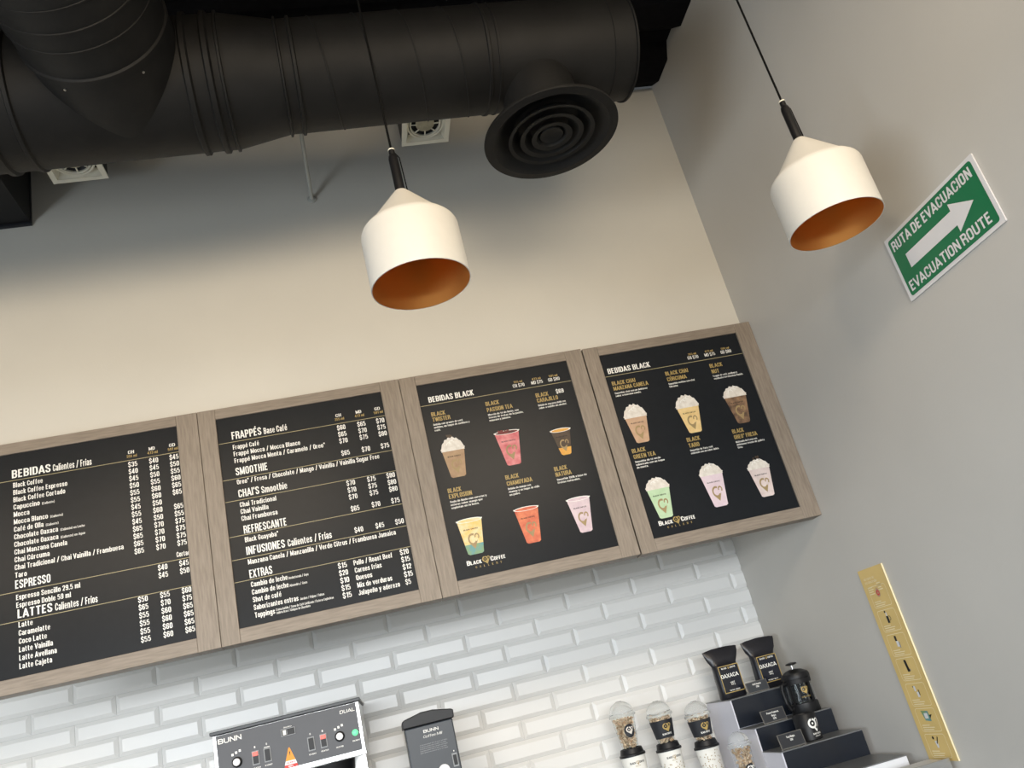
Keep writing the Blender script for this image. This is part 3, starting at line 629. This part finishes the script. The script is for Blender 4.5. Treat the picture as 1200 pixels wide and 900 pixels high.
# ------------------------------------------------------------------ evacuation sign on the right wall
sg = empty('evacuation_sign', (XW - .001, 1.7145, Z(.890)), 'green and white evacuation route sign with arrow on the right wall', 'sign')
hw, hh = .2005, .0995
ms_ = lambda a, b, d: (-.0045 - d, -a, b)        # a runs towards the viewer
bm = bmesh.new(); prism(bm, rrect(-hw, hw, -hh, hh, .002, 2), -.0045, 0, ms_); obj('plate', bm, sg, M['signwhite'])
P = Print(ms_); P.poly(rrect(-hw + .012, hw - .012, -hh + .0105, hh - .0105, .009, 5), 0, .0006)
gp = P.build('green_field', M['green'], sg)
P = Print(ms_)
P.text('RUTA DE EVACUACION', -.178, .050, .0290, .354, bold=.085, wide=1.45, d=.0012)
P.text('EVACUATION ROUTE', -.178, -.0780, .0290, .346, bold=.085, wide=1.7, d=.0012)
P.build('lettering', M['signwhite'], sg)
P = Print(ms_); P.poly([(-.142, -.0215), (.066, -.0215), (.066, .0215), (-.142, .0215)], 0, .0013); P.poly([(.066, -.042), (.146, 0), (.066, .042)], 0, .0013)
P.build('arrow', M['signwhite'], sg)

# ------------------------------------------------------------------ tall gold leaflet on the right wall
ps = empty('poster', (XW - .001, 2.6175, Z(-.133)), 'tall narrow gold poster of brewing gear in seven boxes on the right wall', 'poster')
mpo = lambda a, b, d: (-.0035 - d, -(a), b)
bm = bmesh.new(); box(bm, -.0035, 0, -.0765, .0735, -.302, .298); obj('sheet', bm, ps, M['pgold'])
bm = bmesh.new(); box(bm, -.005, .000, -.0785, -.0767, -.302, .298); obj('edge_strip', bm, ps, M['pline'])
P = Print(mpo); O = 2.6175
P.text('MÉTODOS DE', -.052, .262, .007, .062, bold=.01, d=.0006); P.text('EXTRACCIÓN', -.052, .250, .007, .070, bold=.01, d=.0006)
for k in range(4): P.rect(-.050, -.018 - .004 * (k % 2), .214 + .007 * k, .217 + .007 * k, 0, .0006); P.rect(.010, .036 - .004 * (k % 2), .222 + .007 * k, .225 + .007 * k, 0, .0006)
tops = [.238, .159, .081, .005, -.073, -.149, -.225]
for z in tops:
    pts = rrect(-.049, .053, z - .068, z, .008, 3); P.line(pts + [pts[0]], .0016, 0, .0006)
    for k, wd in enumerate((.040, .062, .055)): P.rect(-.040, -.040 + wd, z - .051 - .0065 * k, z - .0485 - .0065 * k, 0, .0006)
P.build('cream_lines', M['pline'], ps)
P = Print(mpo)
Q = [M['redprint'], M['black'], M['signwhite'], M['grey'], DR['bluegreen'], DR['chai']]
z = tops[0]; P.poly(circ(0, z - .023, .0125, 12, .014), 5, .0008); P.poly([(-.006, z - .010), (0, z - .004), (.004, z - .012)], 5, .0009); P.ring(.0, z - .023, .004, .009, 0, 360, 12, 0, .0009)
z = tops[1]; P.rect(-.007, .005, z - .042, z - .020, 1, .0008); P.rect(-.004, .002, z - .020, z - .008, 2, .0008); P.ring(.009, z - .028, .006, .008, -90, 90, 8, 1, .0008); P.poly(circ(-.005, z - .006, .004, 8), 1, .0009)
z = tops[2]; P.rect(-.006, .007, z - .040, z - .022, 2, .0008); P.rect(-.008, .003, z - .022, z - .006, 1, .0008); P.rect(.007, .012, z - .044, z - .026, 3, .0008)
z = tops[3]; P.poly([(-.007, z - .006), (.005, z - .006), (.010, z - .042), (-.003, z - .042)], 1, .0008); P.rect(.010, .014, z - .040, z - .034, 3, .0008)
z = tops[4]; P.rect(-.009, .001, z - .024, z - .008, 2, .0008); P.rect(-.001, .010, z - .042, z - .026, 2, .0008); P.rect(-.013, -.009, z - .012, z - .008, 1, .0008); P.rect(.010, .014, z - .036, z - .020, 1, .0008)
z = tops[5]; P.poly([(-.020, z - .006), (.016, z - .008), (.020, z - .038), (-.010, z - .036)], 4, .0008); P.rect(-.008, .010, z - .030, z - .014, 2, .0009); P.poly([(.018, z - .020), (.032, z - .018), (.018, z - .030)], 1, .0008)
z = tops[6]; P.poly([(-.006, z - .020), (.008, z - .020), (.006, z - .040), (-.002, z - .040)], 2, .0008); P.line([(.002, z - .028), (.015, z - .008)], .004, 1, .0009); P.poly(circ(-.009, z - .011, .005, 8), 1, .0009)
P.build('gear_pictures', Q, ps)

# ------------------------------------------------------------------ stepped display
K = 3.3 / 3.35
rs = empty('display_riser', (1.429, 3.28, Z(-.47)), 'stepped black and white acrylic riser in the right corner', 'display stand')
def riser_step(n, y0, y1, zt, wf=False):
    x0, x1 = 1.273 - 1.429, 1.585 - 1.429; zt_ = zt + .47
    bm = B(x0, x1, y0 - 3.28 + .004, y1 - 3.28, 0, zt_ - .0035); obj('step_body', bm, rs, M['acryl'])
    obj('step_top', B(x0, x1, y0 - 3.28, y1 - 3.28, zt_ - .003, zt_), rs, M['acryl'] if wf else M['topsheet'])
    if not wf: obj('step_front', B(x0 + .004, x1, y0 - 3.28 + .0005, y0 - 3.28 + .0035, 0 if n < 0 else max(0, zt_ - .105), zt_ - .0035), rs, M['acrylblack'])
    else: obj('step_front', B(x0, x1, y0 - 3.28 + .0005, y0 - 3.28 + .0035, 0, zt_ - .0035), rs, M['acryl'])
M['topsheet'] = mat('grey_step_top', (0.16, 0.165, 0.17), 0.3, noise=.05)
M['acrylw'] = mat('white_front', (0.80, 0.81, 0.84), 0.3, noise=.01)
M['acryl'] = M['acryl']
riser_step(1, 3.300, 3.575, -.145); riser_step(2, 3.149, 3.2995, -.251); riser_step(3, 2.984, 3.1485, -.331); riser_step(4, 2.765, 2.9835, -.413, False)
for o_ in list(rs.children):
    if o_.name.startswith('step_front') and abs(min((v.co.y for v in o_.data.vertices)) - (2.765 - 3.28 + .0005)) < 1e-4:
        o_.data.materials.clear(); o_.data.materials.append(M['acrylw']); tag(o_, 'white front')

# coffee bags on the top step
def coffee_bag(x, y, z, label, lean=0):
    t = empty('coffee_bag', (x, y, Z(z)), label, 'coffee bag', 'black coffee bags on the top step')
    bm = bmesh.new(); rows = []
    secs = [(.0, .050, .030), (.006, .054, .034), (.04, .053, .034), (.085, .053, .031), (.115, .052, .026), (.130, .053, .020), (.136, .056, .016), (.150, .064, .014), (.170, .071, .010), (.188, .074, .005), (.196, .075, .002)]
    n = 28
    for z_, a, b in secs:
        ring = []
        for k in range(n):
            an = 2 * pi * k / n; ca, sa = cos(an), sin(an)
            px_ = a * math.copysign(abs(ca) ** .55, ca); py_ = b * math.copysign(abs(sa) ** .75, sa)
            zz = z_ + (.006 * (px_ / .07) ** 2 * -1 if z_ > .18 else 0) + random.uniform(-.0008, .0008)
            ring.append(bm.verts.new((px_ + random.uniform(-.0007, .0007), py_ + (.010 * ((z_ - .13) / .06) if z_ > .13 else 0) * 0 + random.uniform(-.001, .001), zz)))
        rows.append(ring)
    for a, b in zip(rows, rows[1:]):
        for k in range(n): bm.faces.new((a[k], a[(k + 1) % n], b[(k + 1) % n], b[k]))
    bm.faces.new(rows[0][::-1]); bm.faces.new(rows[-1])
    obj('pouch', bm, t, M['foil'], smooth=True)
    ml = lambda a, b, d: (a, -.0362 - d, b)
    lb = obj('label', B(-.043, .043, -.0365, -.033, .022, .124), t, M['label'])
    P = Print(lambda a, b, d: (a, -.0368 - d, b)); P.frame(-.043, .043, .022, .124, .0028, 1)
    P.text('BLACK', -.030, .111, .006, .022, bold=.03); P.text('COFFEE', .006, .111, .006, .024, bold=.03); P.emblem(-.001, .1145, .0035, 1)
    P.text('OAXACA', -.041, .078, .0145, .074, bold=.05, wide=1.6, d=.0002)
    P.text('CAFÉ', -.009, .0555, .006, .018, bold=.02); P.text('454 g', -.008, .0485, .005, .016, bold=.01); P.text('TOSTADO Y MOLIDO', -.022, .028, .0045, .044, bold=.01)
    P.build('label_print', [M['white'], M['gold']], lb)
    t.rotation_euler = (radians(lean), 0, radians(random.uniform(-2, 2)))
    return t
coffee_bag(1.330, 3.40, -.1455, 'left black coffee bag of the pair standing on the top step')
coffee_bag(1.506, 3.42, -.1455, 'right black coffee bag of the pair, behind the french press')

def price_card(x, y, z, lines, label, wd=.090, ht=.042, dark='blackmatte', rz=0, bs=.010):
    t = empty('price_card', (x, y, Z(z + .0012)), label, 'price card', 'price cards on the stepped display'); t.rotation_euler = (0, 0, radians(rz))
    tm = Matrix.Rotation(radians(-12), 3, 'X')
    def tb(bm): bmesh.ops.transform(bm, matrix=tm.to_4x4(), verts=bm.verts); return bm
    obj('card', tb(B(-wd / 2 + .003, wd / 2 - .003, -.0008, .0008, .004, ht - .002)), t, M[dark])
    obj('holder', tb(B(-wd / 2, wd / 2, .001, .0025, .0005, ht)), t, M['frost'])
    obj('foot', B(-wd / 2, wd / 2, -.018, .002, 0, .0015), t, M['clear'])
    P = Print(lambda a, b, d: tm @ Vector((a, -.0011 - d, b)))
    for k, s in enumerate(lines): P.text(s, 0, ht * .66 - k * .0105, .0068, None, bold=.03, cond=.7, align='c')
    P.build('lettering', M['white'], t)
price_card(1.407, 3.318, -.1455, ['Café Oaxaca', '$180'], 'grey price card on the top step between the coffee bags', dark='mill')
price_card(1.370, 3.172, -.2515, ['Prensa Francesa', 'Negra', '$310'], 'black price card below the left coffee bag, on the second step', wd=.094, ht=.046)
price_card(1.336, 3.010, -.3315, ['Taza Negra', '$90'], 'lowest black price card, in front of the mug', wd=.094, ht=.050)

# french press on the second step
fp = empty('french_press', (1.520, 3.215, Z(-.2505)), 'black and glass french press on the second step by the wall', 'french press')
rp = .052
obj('glass_beaker', lathe([(rp - .004, .010), (rp - .004, .120), (rp - .006, .120), (rp - .006, .012)], 48, close=True), fp, M['glass'], smooth=True)
obj('base_cup', lathe([(0, 0), (rp, 0), (rp + .002, .004), (rp, .034), (rp - .003, .036), (rp - .0035, .009), (0, .009)], 48), fp, M['black'], smooth=True)
obj('upper_band', lathe([(rp - .0035, .104), (rp, .104), (rp + .001, .120), (rp - .0035, .120)], 48, close=True), fp, M['black'], smooth=True)
for k in range(4):
    a = radians(25 + 90 * k); bm = bmesh.new()
    mt = Matrix.Rotation(a, 4, 'Z'); vs = box(bm, rp - .0033, rp + .0005, -.005, .005, .034, .105)
    bmesh.ops.transform(bm, matrix=mt, verts=vs)
    obj('cage_bar', bm, fp, M['black'])
lid = obj('lid', lathe([(0, .121), (rp + .001, .121), (rp + .002, .132), (rp - .002, .142), (.030, .153), (.012, .157), (0, .157)], 48), fp, M['black'], smooth=True)
obj('plunger_rod', lathe([(0, .156), (.003, .156), (.003, .172), (0, .172)], 12), lid, M['chrome'], smooth=True)
obj('plunger_knob', lathe([(0, .171), (.010, .171), (.022, .174), (.020, .179), (.006, .182), (0, .182)], 28), lid, M['black'], smooth=True)
bm = bmesh.new(); hp = [(-rp, .114), (-rp - .020, .112), (-rp - .026, .095), (-rp - .024, .045), (-rp - .014, .022), (-rp + .001, .022)]
for (a, b), (c, d) in zip(hp, hp[1:]): tube(bm, (a, 0, b), (c, 0, d), .0065, 10)
h_ = obj('handle', bm, fp, M['black'], smooth=True); h_.rotation_euler = (0, 0, radians(12))
def wrap(r, k0=0.0): return lambda a, b, d: ((r + d) * sin(a / r + k0), -(r + d) * cos(a / r + k0), b)
P = Print(wrap(rp - .0028, -.1)); P.emblem(0, .082, .010); P.text('BLACK COFFEE', -.017, .054, .004, .034, bold=.01); P.build('printed_emblem', M['gold'], fp)
obj('filter_disc', lathe([(0, .030), (rp - .007, .030), (rp - .007, .034), (0, .034)], 32), fp, M['chrome'])

# mug
mg = empty('mug', (1.434, 3.072, Z(-.3305)), 'black mug with a white emblem on the third step', 'mug'); rm = .041
obj('cup_body', lathe([(0, 0), (rm - .003, 0), (rm, .003), (rm, .088), (rm - .0015, .090), (rm - .003, .088), (rm - .003, .006), (0, .006)], 48), mg, M['black'], smooth=True)
bm = bmesh.new(); hp = [(rm - .002, .072), (rm + .018, .070), (rm + .026, .055), (rm + .024, .032), (rm + .014, .020), (rm - .002, .018)]
for (a, b), (c, d) in zip(hp, hp[1:]): tube(bm, (a, 0, b), (c, 0, d), .0045, 10)
h_ = obj('handle', bm, mg, M['black'], smooth=True); h_.rotation_euler = (0, 0, radians(70))
P = Print(wrap(rm + .0006, .15)); P.emblem(0, .055, .0165); P.text('BLACK COFFEE', -.012, .018, .0055, .034, bold=.03); P.text('GALLERY', -.006, .011, .0035, .022, bold=.0); P.build('printed_emblem', M['white'], mg)

# ------------------------------------------------------------------ sample cups: clear dome cup of snacks on a lidded paper cup
def snack(par, r0, r1, z0, z1, n, rnd):
    bm = bmesh.new()
    for k in range(n):
        z_ = z0 + (z1 - z0) * rnd.random(); rr_ = (r0 + (r1 - r0) * (z_ - z0) / (z1 - z0)) - .006
        a = rnd.uniform(0, 2 * pi); q = rr_ * math.sqrt(rnd.uniform(.25, 1)); s_ = rnd.uniform(.0045, .0075)
        mt = Matrix.Translation((q * cos(a), q * sin(a), z_)) @ Matrix.Rotation(rnd.uniform(0, 3), 4, (rnd.random(), rnd.random(), 1)) @ Matrix.Diagonal((s_, s_ * rnd.uniform(.5, 1), s_ * rnd.uniform(.4, .9), 1))
        bmesh.ops.create_icosphere(bm, subdivisions=1, radius=1, matrix=mt)
    o_ = obj('snack_pieces', bm, par, M['brown']); tag(o_, kind='stuff'); return o_
def clear_cup(x, y, z, h, rt, rb, label, style, fill=.9, seed=1):
    """plastic cup with dome lid, standing at z"""
    t = empty('plastic_cup', (x, y, Z(z)), label, 'cup', 'clear domed sample cups'); rnd = random.Random(seed)
    obj('cup_wall', lathe([(0, .0), (rb, .0), (rt, h), (rt - .0006, h), (rb - .0006, .001), (0, .001)], 40), t, M['clear'], smooth=True)
    dr = rt + .0045; pr = [(dr, h - .007), (dr + .0015, h - .006), (dr + .001, h + .002), (rt + .001, h + .006)] + [((rt + .001) * cos(a), h + .006 + rt * .96 * sin(a)) for a in [.11 * k_ for k_ in range(1, 13)]] + [(.011, h + .006 + rt * .965)]
    obj('dome_lid', lathe(pr + [(0, pr[-1][1])], 40), t, M['dome'], smooth=True)
    snack(t, rb, rt, .006, h * fill, 460, rnd)
    if style == 'sleeve':
        f0, f1 = .20, .80; r_ = lambda f_: rb + (rt - rb) * f_ + .0012
        obj('sleeve', lathe([(r_(f0), h * f0), (r_(f1), h * f1), (r_(f1) + .0012, h * f1), (r_(f0) + .0012, h * f0)], 48, close=True), t, M['blackmatte'], smooth=True)
        rmid = (rb + rt) / 2
        P = Print(lambda a, b, d: ((rb + (rt - rb) * b / h + .0035) * sin(a / rmid), -(rb + (rt - rb) * b / h + .0035) * cos(a / rmid), b))
        P.emblem(.002, h * .58, .0115, 1); P.text('BLACK COFFEE', -.018, h * .30, .0065, .038, bold=.04)
        P.build('printed_emblem', [M['white'], M['gold']], t)
    else:
        rmid = (rb + rt) / 2
        P = Print(lambda a, b, d: ((rb + (rt - rb) * b / h + .0012 + d) * sin(a / rmid), -(rb + (rt - rb) * b / h + .0012 + d) * cos(a / rmid), b))
        P.ring(.004, h * .52, .0, .021, 0, 360, 28, 0, 0, 1.15); P.emblem(.003, h * .56, .0105, 1, .0008)
        P.build('printed_emblem', [M['blackmatte'], M['white'] if style == 'white' else M['cream']], t)
    return t
M['dome'] = mat('clear_dome_plastic', (.93, .95, .95), .12, trans=.85, ior=1.15)
def paper_cup(x, y, z, h, rt, label, beans=True):
    t = empty('paper_cup', (x, y, Z(z)), label, 'cup', 'white paper sample cups'); rb = rt * .70
    obj('cup_wall', lathe([(0, 0), (rb, 0), (rt, h), (rt - .001, h), (rb - .001, .002), (0, .002)], 40), t, M['paper'], smooth=True)
    obj('lid', lathe([(rt + .001, h - .004), (rt + .0035, h - .004), (rt + .0035, h + .003), (rt - .001, h + .006), (rt - .005, h + .0235), (rt - .008, h + .025), (rt - .010, h + .021), (0, h + .021)], 40), t, M['black'], smooth=True)
    rr_ = lambda b: rb + (rt - rb) * b / h + .0012
    P = Print(lambda a, b, d: (rr_(b) * sin(a / rt), -rr_(b) * cos(a / rt), b)); rnd = random.Random(int(h * 1e4))
    if beans != 'only': 
        P.text('BLACK', -.030, h - .030, .007, .022, bold=.04); P.text('COFFEE', .008, h - .030, .007, .024, bold=.04); P.emblem(0, h - .026, .0055, 1); P.text('GALLERY', -.011, h - .040, .004, .022, bold=0, mi=1)
    if beans:
        for k in range(70):
            a = rnd.uniform(-.06, .06); b = rnd.uniform(h * .3, h - (.045 if beans != 'only' else .012))
            an = rnd.uniform(0, pi); P.poly([(a + .0032 * cos(q) * cos(an) - .0018 * sin(q) * sin(an), b + .0032 * cos(q) * sin(an) + .0018 * sin(q) * cos(an)) for q in [2 * pi * i_ / 8 for i_ in range(8)]], 1)
    P.build('printed_pattern', [M['black'], M['bean']], t)
M['bean'] = mat('bean_print', (.42, .33, .20), .6, noise=.1)
YC = 3.44; kc = YC / 3.3
# paper cups: lid bottom heights at YC
zc_ = -.47
def tower(xm, zl, rtp, hcup, rt, rb, labels, style, beans, seed):
    hp_ = zl * kc - zc_
    paper_cup(xm * kc, YC, zc_, hp_, rtp, labels[0], beans)
    clear_cup(xm * kc, YC, zc_ + hp_ + .0215, hcup, rt, rb, labels[1], style, seed=seed)
tower(.843, -.239, .0475, .125, .0465, .031, ('tallest white paper cup, leftmost, under the tallest domed plastic cup', 'leftmost and tallest domed plastic cup, filled with snacks, round black emblem'), 'round', False, 3)
tower(.983, -.253, .0470, .107, .0465, .031, ('middle white paper cup with bean print and small logo, under a sleeved plastic cup', 'middle domed plastic cup with black sleeve and gold emblem'), 'sleeve', True, 5)
tower(1.128, -.279, .0470, .098, .0465, .032, ('shortest white paper cup, bean print only, left of the riser', 'right domed plastic cup with black sleeve, nearest the stepped riser'), 'sleeve', 'only', 8)
clear_cup(1.140 * 3.14 / 3.0, 3.14, -.47, .183, .0375, .026, 'small domed plastic cup standing in front of the riser side', 'white', seed=11, fill=.93)

# ------------------------------------------------------------------ coffee brewer
bw = empty('coffee_brewer', (-.336, 3.30, Z(-.47)), 'wide charcoal and steel double coffee brewer with switches', 'coffee maker')
OX, OY, OZ = -.336, 3.30, -.47
def bb_(x0, x1, y0, y1, z0, z1): return B(x0 - OX, x1 - OX, y0 - OY, y1 - OY, z0 - OZ, z1 - OZ)
obj('head_casing', bb_(-.575, -.0935, 3.103, 3.50, -.004, .163), bw, M['chrome'], bevel=.002)
obj('top_lid', bb_(-.582, -.088, 3.094, 3.505, .1635, .175), bw, M['mill'], bevel=.002)
pan = obj('control_panel', bb_(-.564, -.1045, 3.098, 3.1028, .010, .1605), bw, M['panel'])
bm = bmesh.new()
obj('trim_strip', bb_(-.577, -.0915, 3.092, 3.1024, -.006, .0085), bw, M['chrome'], bevel=.002)
obj('rear_column', bb_(-.565, -.105, 3.36, 3.50, -.44, -.0045), bw, M['chrome'])
obj('base', bb_(-.575, -.095, 3.10, 3.50, -.470, -.4405), bw, M['chrome'], bevel=.003)
for xx in (-.455, -.215):
    obj('brew_funnel', lathe([(0, .345), (.030, .345), (.070, .400), (.078, .462), (.070, .462), (0, .462)], 40, c=(xx - OX, -.09, 0)), bw, M['black'], smooth=True)
mbw = lambda a, b, d: (a - OX, 3.0975 - OY - d, b - OZ)
def rocker(x, z, on, wd=.0195, ht=.040):
    r_ = obj('rocker_switch', bmesh.new(), bw, [M['grey'], M['black'], M['red'], M['chrome']]) if False else None
    bm = bmesh.new()
    def bx(x0, x1, y0, y1, z0, z1, mi): box(bm, x0 - OX, x1 - OX, y0 - OY, y1 - OY, z0 - OZ, z1 - OZ, mi)
    bx(x - wd / 2 - .0015, x + wd / 2 + .0015, 3.0955, 3.098, z - ht / 2 - .0015, z + ht / 2 + .0015, 0)
    bx(x - wd / 2 + .0015, x + wd / 2 - .0015, 3.0925, 3.0955, z - ht / 2 + .002, z + ht / 2 - (.002 if not on else .014), 1)
    if on: bx(x - wd / 2 + .0015, x + wd / 2 - .0015, 3.0905, 3.0955, z + ht / 2 - .014, z + ht / 2 - .002, 2)
    else: bx(x - wd / 2 + .0015, x + wd / 2 - .0015, 3.0935, 3.0955, z + ht / 2 - .010, z + ht / 2 - .006, 0)
    o_ = obj('rocker_switch', bm, bw, [M['grey'], M['black'], M['red']])
    tag(o_, 'switch with lit red top' if on else 'unlit black switch')
rocker(-.4455, .066, True); rocker(-.4075, .066, False); rocker(-.2655, .066, False); rocker(-.225, .066, True)
for kx, kz in ((-.505, .067), (-.1715, .067)):
    kb = obj('dial', lathe([(0, 0), (.0165, 0), (.0155, .008), (.012, .010), (0, .010)], 32, c=(kx - OX, 3.098 - OY, kz - OZ), ax=frame_from((0, -1, 0))), bw, M['black'], smooth=True)
    obj('dial_cap', lathe([(0, .010), (.0115, .010), (.011, .014), (0, .015)], 28, c=(kx - OX, 3.098 - OY, kz - OZ), ax=frame_from((0, -1, 0))), kb, M['signwhite'], smooth=True)
    P = Print(mbw)
    for dx, dz in ((-.012, .022), (0, .0265), (.012, .030)): P.rect(kx + dx - .0035, kx + dx + .0035, kz + dz - .001, kz + dz + .0065, 0)
    P.build('dial_marks', M['white'], kb)
obj('green_lamp', lathe([(0, 0), (.0105, 0), (.010, .004), (.006, .007), (0, .008)], 28, c=(-.120 - OX, 3.098 - OY, .067 - OZ), ax=frame_from((0, -1, 0))), bw, M['greenlamp'], smooth=True)
hm = obj('hour_counter', bb_(-.357, -.311, 3.0945, 3.0978, .109, .132), bw, M['black'], bevel=.001)
P = Print(lambda a, b, d: (a - OX, 3.0938 - OY - d, b - OZ)); P.frame(-.357, -.311, .109, .132, .0018, 1); P.rect(-.351, -.341, .113, .128, 0); P.rect(-.339, -.337, .113, .128, 1); P.build('counter_window', [M['white'], M['grey']], hm)
P = Print(mbw)
P.text('BUNN', -.558, .1335, .0155, .075, bold=.07, wide=2.6); P.text('DUAL', -.161, .1355, .0105, .050, bold=.06, wide=2.6, shear=.15)
P.text('BREW COUNTER', -.347, .1345, .0035, .026, bold=0)
for x, s, z in ((-.4455, 'I', .096), (-.4075, 'O', .097), (-.2655, 'O', .094), (-.225, 'I', .094)): P.text(s, x - .002, z, .006, .004, bold=.02)
for x, s, z in ((-.4455, 'HEATER', .033), (-.4075, 'START', .033), (-.2655, 'START', .032), (-.225, 'HEATER', .033), (-.176, 'SELECTOR', .033), (-.120, 'READY', .040), (-.512, 'SELECTOR', .033)): P.text(s, x, z, .0045, .024, bold=.01, align='c')
P.rect(-.417, -.398, .0895, .0915); 
P.build('panel_lettering', M['white'], pan)
P = Print(mbw)
P.poly([(-.340, .072), (-.336, .072), (-.322, .032), (-.354, .032)], 0); P.poly([(-.354, .032), (-.322, .032), (-.318, .020), (-.358, .020)], 1, .0002); P.poly([(-.358, .020), (-.318, .020), (-.316, .0105), (-.360, .0105)], 2, .0002)
P.text('!', -.3395, .048, .012, .003, bold=.03, mi=3, d=.0003); P.text('CALIENTE', -.352, .0235, .005, .028, bold=.02, mi=2, d=.0004); P.text('HOT', -.347, .0125, .005, .016, bold=.03, mi=1, d=.0004)
P.build('warning_label', [M['orange'], M['signwhite'], M['redprint'], M['black']], pan)
bm = bmesh.new(); tube(bm, (-.089 - OX, 3.10 - OY, .168 - OZ), (-.075 - OX, 3.12 - OY, .150 - OZ), .0015, 6); obj('lid_latch', bm, bw, M['chrome'])

# ------------------------------------------------------------------ coffee mill
gm = empty('coffee_mill', (.128, 3.22, Z(-.47)), 'narrow charcoal coffee mill right of the brewer', 'coffee mill')
GX, GY, GZ = .128, 3.22, -.47
def gb(x0, x1, y0, y1, z0, z1): return B(x0 - GX, x1 - GX, y0 - GY, y1 - GY, z0 - GZ, z1 - GZ)
obj('body', gb(.042, .2075, 3.10, 3.38, -.30, .0365), gm, M['mill'], bevel=.004)
bm = bmesh.new()
prism(bm, [(.036, .037), (.2135, .037), (.2155, .063), (.208, .067), (.145, .0785), (.105, .079), (.046, .066), (.038, .062)], 3.088, 3.39, lambda a, b, d: (a - GX, d - GY, b - GZ))
obj('hopper_lid', bm, gm, M['black'], bevel=.003)
obj('lower_body', gb(.055, .195, 3.17, 3.38, -.44, -.3005), gm, M['mill'])
obj('base', gb(.045, .205, 3.08, 3.39, -.470, -.4405), gm, M['mill'], bevel=.003)
obj('chute', lathe([(.018, .10), (.030, .17), (.018, .17)], 24, c=(0, -.085, 0), close=True), gm, M['black'], smooth=True)
bm = bmesh.new(); box(bm, .182 - GX, .200 - GX, 3.0965 - GY, 3.0998 - GY, -.115 - GZ, -.073 - GZ, 0); box(bm, .185 - GX, .197 - GX, 3.093 - GY, 3.0965 - GY, -.110 - GZ, -.078 - GZ, 1)
obj('rocker_switch', bm, gm, [M['grey'], M['black']])
obj('round_badge', lathe([(0, 0), (.020, 0), (.019, .004), (0, .005)], 28, c=(.149 - GX, 3.0998 - GY, -.118 - GZ), ax=frame_from((0, -1, 0))), gm, M['signwhite'], smooth=True)
P = Print(lambda a, b, d: (a - GX, 3.0993 - GY - d, b - GZ))
P.text('BUNN', .103, .0115, .0095, .052, bold=.06, wide=2.6); P.text('Coffee Mill', .099, -.0045, .0085, .064, bold=-.04, shear=.3, wide=1.5)
P.text('I', .190, -.068, .004, .003, bold=.0)
for k in range(5): P.text('lea las instrucciones antes de operar este molino', .083 - .0005 * k, -.026 - .0062 * k, .0035, .094 - .004 * (k % 2), bold=0, mi=1)
P.build('lettering', [M['white'], M['grey']], gm)

# ------------------------------------------------------------------ glossy box at the counter end by the right wall
wbx = empty('dispenser_box', (1.55, 2.628, Z(-.47)), 'glossy white and chrome box corner by the right wall, below the gold poster', 'box')
obj('box_body', B(-.145, .050, -.058, .045, 0, .042), wbx, M['acrylw'], bevel=.003)
obj('chrome_rim', B(-.147, .052, -.062, -.0585, 0, .047), wbx, M['chrome'], bevel=.001)
